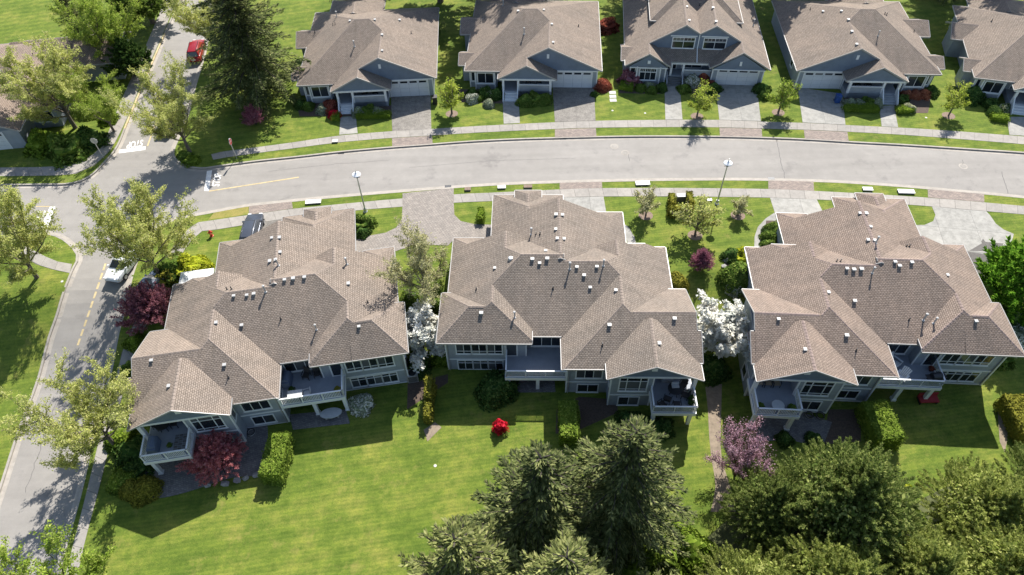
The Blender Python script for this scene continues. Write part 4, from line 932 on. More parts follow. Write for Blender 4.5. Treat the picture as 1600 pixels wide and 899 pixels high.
# ------------------------------------------------------------------ foliage generators
RNG = np.random.default_rng(11)
def unit(v): return v/np.maximum(np.linalg.norm(v, axis=-1, keepdims=True), 1e-9)
def leaf_quads(P, D, Nn, L, W):
    """P centres, D long direction, Nn approx normal; L,W half sizes"""
    D = unit(D); S = unit(np.cross(Nn, D)); L = np.asarray(L).reshape(-1, 1); W = np.asarray(W).reshape(-1, 1)
    return np.stack([P-D*L-S*W*.6, P+S*W-D*L*.1, P+D*L, P-S*W-D*L*.1], 1)
def rand_leaves(P, size, up=.6, var=.4):
    n = len(P); N_ = unit(RNG.normal(size=(n, 3))+np.array([0, 0, up])); D = unit(np.cross(N_, RNG.normal(size=(n, 3))))
    s = size*(1+var*(RNG.random(n)-.5)*2); return leaf_quads(P, D, N_, s, s*.62)
def deciduous(h=9.0, r=4.6, n_leaf=8000, size=.17, trunk=2.2, limbs=11, seed=1, flat=.0, up=.8):
    rnd = random.Random(seed); mb = MB(); segs = []
    def curve(p, d, L, bend, n=5):
        pts = [p]; d = d.normalized()
        for i in range(n):
            d = (d+Vector((rnd.gauss(0, .1), rnd.gauss(0, .1), bend+rnd.gauss(0, .06)))).normalized(); p = p+d*(L/n); pts.append(p)
        return pts
    mb.tube([(0, 0, -.3), (.03, .02, trunk*.5), (0, 0, trunk), (.05, .05, trunk+h*.2)], [.24*h/9, .19*h/9, .17*h/9, .1*h/9], 8)
    for i in range(limbs):
        az = i*2.399+rnd.uniform(-.3, .3); t = (i+.5)/limbs; el = R(25+52*t+rnd.uniform(-8, 8))
        base = Vector((0, 0, trunk*.75+(h*.16)*t)); d = Vector((math.cos(az)*math.cos(el), math.sin(az)*math.cos(el), math.sin(el)))
        reach = min(r/max(.2, math.cos(el)), (h-base.z)/max(.2, math.sin(el)))*rnd.uniform(.82, 1.0)
        P1 = curve(base, d, reach, .03+flat, 7); mb.tube(P1, [.085*h/9*(1-k/8)+.012 for k in range(8)], 5, cap=False)
        for k in range(2, 8):
            for s in range(2 if k < 7 else 3):
                dd = (P1[k]-P1[k-1]).normalized(); pr = dd.orthogonal(); pr.rotate(Matrix.Rotation(rnd.uniform(0, 6.28), 3, dd))
                P2 = curve(P1[k], dd*.9+pr*rnd.uniform(.5, 1.0)+Vector((0, 0, .25)), reach*rnd.uniform(.2, .36), .05+flat, 4); mb.tube(P2, [.028, .022, .018, .014, .008], 3, cap=False)
                for q in range(1, 5):
                    segs.append((P2[q-1], P2[q]))
                    for _ in range(2):
                        d2 = (P2[q]-P2[q-1]).normalized(); pr = d2.orthogonal(); pr.rotate(Matrix.Rotation(rnd.uniform(0, 6.28), 3, d2))
                        P3 = curve(P2[q], d2+pr*rnd.uniform(.4, 1.0)+Vector((0, 0, .2)), reach*rnd.uniform(.08, .16), .05, 2); mb.tube(P3, [.012, .009, .006], 3, cap=False)
                        segs += [(P3[0], P3[1]), (P3[1], P3[2])]*2
    A = np.array([s[0] for s in segs]); B = np.array([s[1] for s in segs])
    idx = RNG.integers(0, len(A), n_leaf); t = RNG.random((n_leaf, 1))
    P = A[idx]+(B[idx]-A[idx])*t+RNG.normal(size=(n_leaf, 3))*.11
    return mb, rand_leaves(P, size, up)
def conifer(h=16.0, r=4.4, seed=1, dens=15, size=.13, droop=.25, top_gap=.02, tips=.12, nb=130):
    rnd = random.Random(seed); mb = MB(); Ps, Ds, Ns, Ls, Ws = [], [], [], [], []
    mb.tube([(0, 0, -.4), (0, 0, h*.5), (0, 0, h*.98)], [.32*h/16, .2*h/16, .03], 8)
    for i in range(nb):
        f = ((i+.5)/nb); z = h*(.07+.91*f**.9); L = r*(1.05*(1-(z/h))**.72)*rnd.uniform(.55, 1.16)+.3; az = i*2.39996+rnd.uniform(-.35, .35)
        dv = Vector((math.cos(az), math.sin(az), .15+.55*f)).normalized(); p = Vector((0, 0, z)); n = max(3, int(L/.45)); pts = [p]
        for k in range(n):
            dv = (dv+Vector((rnd.gauss(0, .11), rnd.gauss(0, .11), -droop*(1-k/n)*.5+tips*(k/n)+rnd.gauss(0, .05)))).normalized(); p = p+dv*(L/n); pts.append(p)
        mb.tube(pts, [.05*(1-k/(n+1))+.008 for k in range(n+1)], 3, cap=False)
        side = Vector((-dv.y, dv.x, 0)).normalized()
        for k in range(1, n+1):
            a, b = pts[k-1], pts[k]; d = (b-a).normalized(); wid = (.16+.34*L*.5*math.sin(math.pi*min(1, .12+.88*k/n))**.8*(1-.55*k/n))
            m = max(3, int(dens*(b-a).length*(.6+wid)*rnd.uniform(.6, 1.25)))
            for _ in range(m):
                t = rnd.random(); s = rnd.uniform(-1, 1); q = a.lerp(b, t)+side*(s*wid)+Vector((0, 0, rnd.gauss(0, .09)-.10*abs(s)))
                Ps.append(q); Ds.append(d*.9+side*(s*.9)+Vector((0, 0, rnd.uniform(-.25, .45)))); Ns.append((rnd.gauss(0, .45), rnd.gauss(0, .45), 1)); z_ = size*rnd.uniform(.7, 1.35); Ls.append(z_); Ws.append(z_*.36)
    return mb, leaf_quads(np.array(Ps), np.array(Ds), np.array(Ns), Ls, Ws)
def tufted(h=11.0, r=5.0, seed=1, clumps=330, per=64, size=.21, squash=.55):
    rng = np.random.default_rng(seed); mb = MB(); mb.tube([(0, 0, -.4), (.1, 0, h*.4), (0, .1, h*.8)], [.35, .24, .08], 8)
    U = unit(rng.normal(size=(clumps*2, 3))); U = U[U[:, 2] > -.45][:clumps]; n = len(U)
    rad = rng.uniform(.62, 1.03, n)**.6*(1+.16*np.sin(U[:, 0]*5+seed)*np.cos(U[:, 1]*6))
    cz = h*.52; tp = 1-.78*np.maximum(0, U[:, 2])**1.1
    Cc = U*np.stack([r*tp, r*tp, np.full(n, h*.56)], 1)*rad[:, None]+np.array([0, 0, cz])
    for i in range(0, n, 5):
        b = Cc[i]; mb.tube([(0, 0, h*.3+.02*i % 2), (b[0]*.5, b[1]*.5, h*.3+(b[2]-h*.3)*.55), tuple(b)], [.1, .06, .015], 4, cap=False)
    axis = unit(U*np.array([1, 1, .8])+np.array([0, 0, .65])); Q = []
    for i in range(n):
        m = per; t = rng.random(m)**.8; L = rng.uniform(.8, 1.35)*(1 if clumps > 400 else 1.15); wd = (.3 if clumps > 400 else .42)*(1-t*.8)
        o = rng.normal(size=(m, 3)); o -= axis[i]*(o@axis[i])[:, None]
        P = Cc[i]+axis[i]*(t*L-.45)[:, None]+unit(o)*(wd*rng.random(m)**.5)[:, None]
        D = axis[i]*.9+unit(o)*.75; z = size*rng.uniform(.65, 1.3, m); Q.append(leaf_quads(P, D, unit(o)*.7+rng.normal(size=(m, 3))*.4+np.array([0, 0, .5]), z, z*(.26 if clumps > 400 else .36)))
    m = clumps*14; u = unit(rng.normal(size=(m, 3)))*rng.random((m, 1))**.4*np.array([r*.8, r*.8, h*.4])+np.array([0, 0, cz]); Q.append(rand_leaves(u, .16, .3))
    return mb, np.concatenate(Q)
def lumpy(rx, ry, rz, seed, sub=2, amp=.12):
    bm = bmesh.new(); bmesh.ops.create_icosphere(bm, subdivisions=sub, radius=1)
    for v in bm.verts:
        n = v.co.normalized(); k = 1+amp*(math.sin(n.x*5+seed)+math.sin(n.y*6+seed*2)+math.sin(n.z*5+seed*3))/2
        v.co = Vector((n.x*rx*k, n.y*ry*k, max(-.05, (n.z*.62+.42)*rz*k)))
    P = np.array([v.co[:] for v in bm.verts]); F = [[v.index for v in f.verts] for f in bm.faces]; bm.free()
    return P, F
def shrub_mesh(name, seed, n=900, size=.1, flower=0.0, amp=.18):
    rng = np.random.default_rng(seed); u = unit(rng.normal(size=(n, 3))); u[:, 2] = np.abs(u[:, 2]*1.0)-.12
    k = 1+amp*(np.sin(u[:, 0]*5+seed)+np.sin(u[:, 1]*6+seed*2)+np.sin(u[:, 2]*5+seed))/2
    P = u*np.array([1, 1, .95])*(k*rng.uniform(.76, 1.1, n))[:, None]; P[:, 2] = np.maximum(P[:, 2], .02)
    s = size*rng.uniform(.7, 1.3, n); N_ = unit(u*.9+rng.normal(size=(n, 3))*.55); D = np.cross(N_, rng.normal(size=(n, 3))); Q = leaf_quads(P, D, N_, s, s*.65)
    Pi, F = lumpy(.74, .74, .78, seed, 3, amp); Qi = np.array([[Pi[f[0]], Pi[f[1]], Pi[f[2]], Pi[f[2]]+1e-4] for f in F])
    Q = np.concatenate([Q, Qi]); mi = np.zeros(len(Q), int); mi[:n][rng.random(n) < flower] = 1
    return fast_quads(name, Q, [M['lf_shrub'], M['fl_white']], mi)
def box_hedge_quads(sx, sy, sz, dens=95, size=.085, seed=0, rough=.05):
    rng = np.random.default_rng(seed); out = []; per = 2*(sx+sy)*sz+sx*sy; n = int(per*dens)
    faces = [((1, 0, 0), sy*sz), ((-1, 0, 0), sy*sz), ((0, 1, 0), sx*sz), ((0, -1, 0), sx*sz), ((0, 0, 1), sx*sy)]
    for (nx, ny, nz), ar in faces:
        m = max(4, int(ar*dens)); a, b = rng.random(m)-.5, rng.random(m)
        if nx: P = np.stack([np.full(m, nx*sx/2), a*sy, b*sz], 1)
        elif ny: P = np.stack([a*sx, np.full(m, ny*sy/2), b*sz], 1)
        else: P = np.stack([a*sx, (b-.5)*sy, np.full(m, sz)], 1)
        nn = np.array([nx, ny, nz], float); wob = .07*np.sin(P[:, 0]*2.1+seed)+.06*np.sin(P[:, 1]*2.7+seed*2)+.05*np.sin(P[:, 2]*4)+.035*np.sin(P[:, 0]*6.3+P[:, 1]*5.1+seed)
        P = P+nn*(wob+rng.normal(size=m)*rough)[:, None]; s = size*rng.uniform(.7, 1.3, m); N_ = unit(nn+rng.normal(size=(m, 3))*.6)
        # round the top edges
        e = np.maximum(0, P[:, 2]-sz+.16); k = 1-e*.5; P[:, 0] *= k; P[:, 1] *= k
        out.append(leaf_quads(P, np.cross(N_, rng.normal(size=(m, 3))), N_, s, s*.65))
    return np.concatenate(out)

# ---- shared tree meshes
TM = {}
def tree_mesh(key, maker, wood, lf):
    mb, Q = maker(); mb2 = mb.mesh('trunk', [M[wood]]); TM[key] = (mb2, fast_quads('crown', Q, [M[lf], M['fl_white']]))
tree_mesh('st0', lambda: deciduous(seed=3, n_leaf=34000, size=.078), 'bark', 'lf_spring')
tree_mesh('st1', lambda: deciduous(seed=8, n_leaf=40000, size=.078, limbs=12), 'bark', 'lf_spring')
tree_mesh('pale', lambda: deciduous(h=6, r=3.4, seed=15, n_leaf=15000, size=.066, trunk=1.2, limbs=9, flat=.02), 'bark', 'lf_pale')
tree_mesh('dense', lambda: tufted(h=7.5, r=3.6, seed=4, clumps=230, per=46, size=.26), 'bark', 'lf_maple')
tree_mesh('young', lambda: deciduous(h=4.6, r=1.35, seed=21, n_leaf=2100, size=.11, trunk=1.5, limbs=8), 'bark', 'lf_young')
tree_mesh('young2', lambda: deciduous(h=4.6, r=1.5, seed=27, n_leaf=2600, size=.1, trunk=1.4, limbs=9), 'bark', 'lf_young')
tree_mesh('dog', lambda: deciduous(h=4.2, r=2.2, seed=31, n_leaf=13000, size=.14, trunk=.8, limbs=13, flat=-.03, up=2.0), 'bark_dark', 'fl_white')
tree_mesh('maple', lambda: tufted(h=3.6, r=2.6, seed=9, clumps=190, per=80, size=.11), 'bark_dark', 'lf_purple')
tree_mesh('redbud', lambda: deciduous(h=5.0, r=2.5, seed=41, n_leaf=9000, size=.06, trunk=.7, limbs=13, flat=.04), 'bark_red', 'lf_redbud')
for k in range(3):
    tree_mesh('con%d' % k, lambda: conifer(seed=50+k, h=16, r=(4.3, 4.9, 4.0)[k], dens=(64, 60, 64)[k], droop=(.25, .35, .15)[k], nb=(215, 235, 200)[k]), 'bark_dark', 'lf_con')
for k in range(2): tree_mesh('ced%d' % k, lambda: tufted(seed=70+k, h=11, r=5.0, clumps=720, per=105, size=.125), 'bark_dark', 'lf_cedar')
def tree(kind, p, h, rad, label, name='tree', cat='tree', group=None, lf=None, wood=None, rz=None, lean=(0, 0), nominal=None):
    nh = {'st0': 9, 'st1': 9, 'pale': 6, 'dense': 7.5, 'young': 4.6, 'young2': 4.6, 'dog': 4.2, 'maple': 3.6, 'redbud': 5, 'con0': 16, 'con1': 16, 'con2': 16, 'ced0': 11, 'ced1': 11}[kind]
    nr = {'st0': 4.6, 'st1': 4.6, 'pale': 3.4, 'dense': 3.6, 'young': 1.35, 'young2': 1.5, 'dog': 2.2, 'maple': 2.6, 'redbud': 2.5, 'con0': 4.3, 'con1': 4.9, 'con2': 4.0, 'ced0': 5, 'ced1': 5}[kind]
    root = empty(name, p, random.uniform(0, 6.28) if rz is None else rz, label, cat, group); sc = (rad/nr, rad/nr, h/nh)
    for nm, me, mt in (('trunk', TM[kind][0], wood), ('crown', TM[kind][1], lf)):
        o = link(nm, me, root); o.scale = sc
        if mt:
            for sl_ in o.material_slots[:1]: sl_.link = 'OBJECT'; sl_.material = M[mt]
    if lean != (0, 0): root.rotation_mode = 'ZYX'; root.rotation_euler = (lean[1], lean[0], root.rotation_euler.z)
    return root
SHM = [shrub_mesh('leaves', 1, 2600, .085), shrub_mesh('leaves', 2, 2400, .09, amp=.32), shrub_mesh('leaves', 3, 3200, .07, amp=.12), shrub_mesh('leaves', 4, 2400, .085, .5, .22), shrub_mesh('leaves', 5, 2400, .085, .85, .3)]
def shrub(px, py, rad, label, lf='lf_shrub', mesh=0, h=None, name='shrub', cat='shrub', group=None, fl=None, ry=None, z=None):
    p = G(px, py); o = link(name, SHM[mesh]); o.location = (p.x, p.y, p.z if z is None else z); o.rotation_euler = (0, 0, random.uniform(0, 6.28) if ry is None else 0)
    o.scale = (rad, ry or rad*random.uniform(.9, 1.08), h or rad*random.uniform(.95, 1.15)); tag(o, label, cat, group)
    for i, mt in ((0, lf), (1, fl or 'fl_white')): o.material_slots[i].link = 'OBJECT'; o.material_slots[i].material = M[mt]
    return o
def hedge(c, sx, sy, sz, rz, label, lf='lf_hedge', name='hedge', cat='hedge', group=None, size=.085, dens=95):
    """clipped hedge: leaf shell round a dark twiggy core"""
    root = empty(name, c, rz, label, cat, group); seed = int(abs(c[0]*7+c[1]*3)) % 97
    link('leaves', fast_quads('leaves', box_hedge_quads(sx, sy, sz, dens, size, seed), [M[lf]]), root)
    mb = MB(); mb.box(-sx/2+.08, sx/2-.08, -sy/2+.08, sy/2-.08, -.1, sz-.1); mb.build('core', [M[lf]], root)
    return root

# ---- street trees with thin spring leaf
g1 = 'street trees in thin spring leaf'
tree('st1', G(252, 434), 8.7, 4.3, 'spring-leaved street tree beside the left duplex, shading the corner kerb', 'street_tree', group=g1, rz=.4)
tree('st0', G(297, 238), 8.4, 4.2, 'spring-leaved street tree on the grass island at the top junction corner', 'street_tree', group=g1, rz=1.9, lf='lf_spring')
tree('st1', G(58, 434), 8.6, 4.3, 'leaning spring-leaved street tree on the lawn left of the side road', 'street_tree', group=g1, rz=3.0, lean=(.14, .05))
tree('st0', G(183, 698), 7.9, 4.1, 'spring-leaved street tree beside the side road, below the purple maple', 'street_tree', group=g1, rz=4.4)
tree('st1', G(128, 985), 8.6, 4.6, 'green treetop poking in at the bottom left corner', 'street_tree', group=g1, rz=5.2, lf='lf_spring2')
tree('st0', G(352, 92), 9.0, 4.6, 'spring-leaved tree between the red car and the big dark conifer', 'street_tree', group=g1, rz=.9)
g2 = 'trees round the corner house'
tree('st1', G(118, 200), 8.5, 5.2, 'thin pale tree in front of the corner house roof', 'tree', group=g2, lf='lf_spring', rz=2.2)
tree('st0', G(178, 205), 6.0, 3.2, 'dense green tree at the road end of the corner house', 'tree', group=g2, lf='lf_spring2')
tree('st1', G(186, 108), 8.5, 4.6, 'bright yellow-green tree beside the upper side road', 'tree', group=g2, lf='lf_spring2', rz=1)
tree('dense', G(240, 36), 7.5, 4.2, 'dark green tree at the top where the side road leaves the photo', 'tree', group=g2, lf='lf_shrub2')
tree('dense', G(212, 118), 4.5, 2.6, 'dark rounded tree shading the verge of the upper side road', 'tree', group=g2, lf='lf_shrub')
tree('con1', G(132, 62), 9, 2.6, 'narrow dark conifer behind the corner house', 'conifer', 'tree', g2)
# ---- big conifer beside the first bungalow
tree('con1', G(412, 152), 19, 7.2, 'big dark conifer between the red car and the first bungalow', 'conifer', 'tree', rz=2)
# ---- trees behind the street row (they shade the roofs)
g3 = 'trees behind the street row'
for i, (x, y, h, r, k, l) in enumerate([(-20, 96, 18, 4.6, 'con0', 'dark conifer behind the left end of the first bungalow'), (-9, 96, 15, 5, 'dense', 'rounded green tree behind the first bungalow'), (-1, 96, 22, 5.5, 'con2', 'dark conifer in the gap behind the first two bungalows'), (5, 97, 22, 5.5, 'con1', 'tall dark conifer behind the second bungalow'), (19.5, 96, 22, 5.5, 'con0', 'dark conifer behind the gap left of the two-storey house'),
                         (38.5, 95, 17, 5, 'dense', 'rounded tree in the gap right of the two-storey house'), (46, 99, 20, 5, 'con2', 'dark conifer behind the orange-shrub bungalow'), (60.5, 95, 21, 5.2, 'con1', 'dark conifer in the gap left of the rightmost bungalow'), (68, 94, 22, 6, 'con0', 'tall conifer behind the rightmost bungalow')]):
    tree(k, (x, y, 0), h, r, l, 'conifer' if k[0] == 'c' else 'tree', 'tree', g3, lf='lf_con' if k[0] == 'c' else 'lf_shrub2')
# ---- trees between the houses
tree('pale', G(664, 466), 6.2, 3.7, 'sparse pale tree in the gap between the left and middle duplexes', 'tree', rz=.6)
tree('dog', G(662, 548), 3.9, 2.25, 'smaller round white-flowering dogwood between the left and middle duplexes', 'dogwood', 'tree', 'white dogwoods', rz=0)
tree('dog', G(1114, 548), 4.5, 2.45, 'wide white-flowering dogwood between the middle and right duplexes', 'dogwood', 'tree', 'white dogwoods', rz=2)
tree('maple', G(245, 500), 3.6, 2.2, 'purple-leaved maple against the side wall of the left duplex', 'maple_tree', 'tree')
tree('maple', G(345, 722), 2.7, 2.1, 'crimson-leaved maple in the paved bed under the left duplex', 'maple_tree', 'tree', lf='lf_crimson', rz=1)
tree('redbud', G(1148, 742), 5.2, 2.15, 'pink-blossomed redbud by the worn path', 'redbud_tree', 'tree')
tree('maple', G(1094, 420), 2.1, .95, 'small plum-leaved tree on the lawn between middle and right duplexes', 'plum_tree', 'tree', lf='lf_plum')
tree('maple', G(400, 194), 2.2, 1.1, 'pink-leaved small tree at the edge of the big conifer shadow', 'plum_tree', 'tree', lf='lf_plum', rz=2)
tree('dense', G(1577, 478), 7.0, 3.9, 'bright green dense tree right of the right duplex', 'tree', 'tree', lf='lf_maple')
g4 = 'young lawn and verge trees'
for px, py, h, r, k, lf, l in [(706, 178, 3.9, 1.5, 'young', 'lf_young', 'young lime-green tree right of the first bungalow driveway'), (1089, 182, 3.6, 1.45, 'young2', 'lf_young', 'young lime-green tree before the two-storey house garage'),
                               (1216, 176, 3.7, 1.5, 'young', 'lf_spring2', 'young tree between the two-storey house and orange-shrub bungalow'), (1482, 181, 3.6, 1.35, 'young2', 'lf_young', 'young lime-green tree left of the rightmost bungalow'),
                               (1009, 337, 2.8, 1.2, 'young2', 'lf_pale', 'small olive tree on the lawn right of the middle duplex driveway'), (1086, 368, 3.6, 1.75, 'young2', 'lf_spring', 'spreading young tree by the clipped U-shaped hedge'), (1153, 337, 2.0, 1.0, 'young', 'lf_pale', 'tiny thin sapling in a mulch ring near the street lamp')]:
    tree(k, G(px, py), h, r, l, 'young_tree', 'tree', g4, lf=lf)
    q = G(px, py); pts = [(q.x+.75*math.cos(a*.52), q.y+.7*math.sin(a*.52)) for a in range(12)]; sheet('mulch_ring', pts, .01, M['mulch_tan'])
# ---- the wood at the bottom
g5 = 'conifers of the wood behind the duplexes'
for px, py, h, r, k, lf, l in [(842, 850, 14.5, 5.6, 'con0', 'lf_con', 'dark conifer left of the two middle ones, silvery tip, behind the lawn'), (958, 825, 15.5, 6.0, 'con1', 'lf_con', 'tallest dark conifer, its tip against the middle duplex'),
                               (738, 965, 15.5, 5.6, 'con2', 'lf_con2', 'olive conifer at the left end of the wood beside the lawn'), (872, 990, 15.5, 5.4, 'con0', 'lf_con2', 'bare-twigged olive conifer at the bottom edge'), (1010, 1020, 12, 4.6, 'con2', 'lf_con2', 'grey-green conifer at the bottom edge, right of the bare-twigged one')]:
    tree(k, G(px, py), h, r, l, 'conifer', 'tree', g5, lf=lf)
g6 = 'bushy trees of the wood'
for i, (px, py, h, r, lf, l) in enumerate([(1290, 830, 9.4, 4.9, 'lf_cedar', 'biggest bushy tree, standing just below the right duplex'), (1185, 822, 6.4, 3.1, 'lf_cedar', 'bushy tree directly below the pink redbud'), (1510, 838, 6.8, 4.1, 'lf_cedar2', 'bushy olive tree at the far right below the right-hand lawn'), (1618, 802, 7.6, 3.9, 'lf_cedar', 'bushy tree cut by the right edge of the photo'),
                                           (1160, 972, 7.2, 3.9, 'lf_cedar2', 'bushy tree at the bottom edge left of the clearing'), (1275, 955, 8.0, 4.2, 'lf_cedar2', 'bushy tree at the bottom edge below the biggest one'), (1405, 930, 7.2, 3.9, 'lf_cedar2', 'fresh green bushy tree at the bottom, right of centre'), (1525, 935, 8.0, 4.2, 'lf_cedar2', 'bushy tree at the bottom right'), (1640, 930, 7.5, 4.8, 'lf_cedar', 'bushy tree in the bottom right corner'), (1215, 1015, 6, 4.5, 'lf_cedar2', 'low bushy tree at the bottom edge'), (1370, 1030, 6.5, 4.8, 'lf_cedar2', 'pale tufted tree at the bottom edge'), (1500, 1040, 6.5, 4.8, 'lf_cedar', 'dark tufted tree at the bottom edge'), (1078, 985, 4.6, 2.6, 'lf_cedar', 'short bushy tree beside the lime-green shrubs')]):
    tree('ced%d' % (i % 2), G(px, py), h, r, l, 'bushy_tree', 'tree', g6, lf=lf)
sheet('wood_floor', G2((660, 900), (760, 860), (900, 850), (1000, 835), (1100, 845), (1150, 800), (1230, 770), (1330, 790), (1400, 800), (1480, 760), (1700, 730), (1750, 1100), (600, 1100)), .01, plain('undergrowth', (.075, .085, .03), .95, .4, 1.5, bump=.6))
for px, py, r, lf, l in [(1022, 862, 2.0, 'lf_hedge', 'lime-green bush between the conifers and the worn grass'), (1048, 840, 1.5, 'lf_hedge_d', 'smaller green bush by the worn grass'), (946, 858, 1.5, 'lf_hedge_d', 'green bush deep between the dark conifers'), (1078, 862, 1.6, 'lf_hedge_d', 'mid-green bush right of the lime-green one'), (985, 905, 1.6, 'lf_hedge_d', 'lime bush at the foot of the bare-twigged conifer'), (1395, 775, 1.3, 'lf_lime', 'yellow-green bush between the bushy trees'), (1405, 810, 1.5, 'lf_hedge', 'green undergrowth bush right of the biggest bushy tree')]:
    shrub(px, py, r, l, lf, random.choice((0, 1)), group='undergrowth bushes')

# ------------------------------------------------------------------ hedges
def hedge_px(quad, sz, label, lf='lf_hedge', **k):
    """quad: 4 ground pixels; fits a box"""
    p = [G(*q) for q in quad]; c = sum(p, Vector())/4; a = ((p[1]-p[0])+(p[2]-p[3]))/2; b = ((p[3]-p[0])+(p[2]-p[1]))/2
    return hedge((c.x, c.y, T(c.x, c.y)), a.length, b.length, sz, math.atan2(a.y, a.x), label, lf, **k)
hedge_px([(414, 757), (452, 757), (455, 690), (425, 690)], 1.7, 'thick lime-green hedge running out from the left duplex', 'lf_hedge')
hedge_px([(664, 664), (674, 664), (676, 640), (666, 640)], 1.5, 'lower golden hedge end between left and middle duplexes', 'lf_yew'); hedge_px([(666, 638), (678, 638), (680, 606), (668, 606)], 2.0, 'tall narrow golden hedge between left and middle duplexes', 'lf_yew')
hedge_px([(872, 697), (903, 697), (901, 640), (873, 640)], 1.7, 'thick green hedge running out from the middle duplex', 'lf_hedge')
hedge_px([(1352, 704), (1396, 700), (1380, 640), (1340, 643)], 1.8, 'thick green hedge running out from the right duplex', 'lf_hedge')
hedge_px([(1578, 712), (1616, 712), (1596, 632), (1566, 632)], 1.7, 'golden hedge at the right edge, beside the right duplex lawn', 'lf_yew')
hedge_px([(1044, 341), (1080, 338), (1080, 329), (1044, 331)], 1.1, 'back of the clipped U-shaped hedge', 'lf_yew'); hedge_px([(1043, 329), (1054, 329), (1054, 312), (1044, 312)], 1.1, 'left arm of the clipped U-shaped hedge', 'lf_yew'); hedge_px([(1071, 328), (1082, 328), (1081, 310), (1071, 310)], 1.1, 'right arm of the clipped U-shaped hedge', 'lf_yew')
hedge_px([(746, 351), (757, 351), (757, 331), (747, 331)], .8, 'small clipped hedge beside the middle duplex front', 'lf_hedge_d')
g7 = 'low clipped hedges before the porches'
for q, l in (([(557, 187), (611, 186), (611, 179), (557, 179)], 'low hedge along the first bungalow porch'), ([(520, 190), (532, 190), (531, 181), (519, 181)], 'low hedge stub left of the first bungalow steps'), ([(1317, 176), (1372, 177), (1372, 170), (1317, 168)], 'low hedge along the orange-shrub bungalow porch'), ([(1399, 179), (1425, 178), (1425, 171), (1399, 171)], 'low hedge right of the orange-shrub bungalow steps'),
             ([(968, 141), (990, 145), (990, 134), (968, 131)], 'low hedge at the left corner of the two-storey house'), ([(1546, 189), (1574, 194), (1574, 186), (1546, 182)], 'low lime hedge by the rightmost bungalow steps')):
    hedge_px(q, .6, l, 'lf_hedge_d', name='low_hedge', group=g7, size=.07)
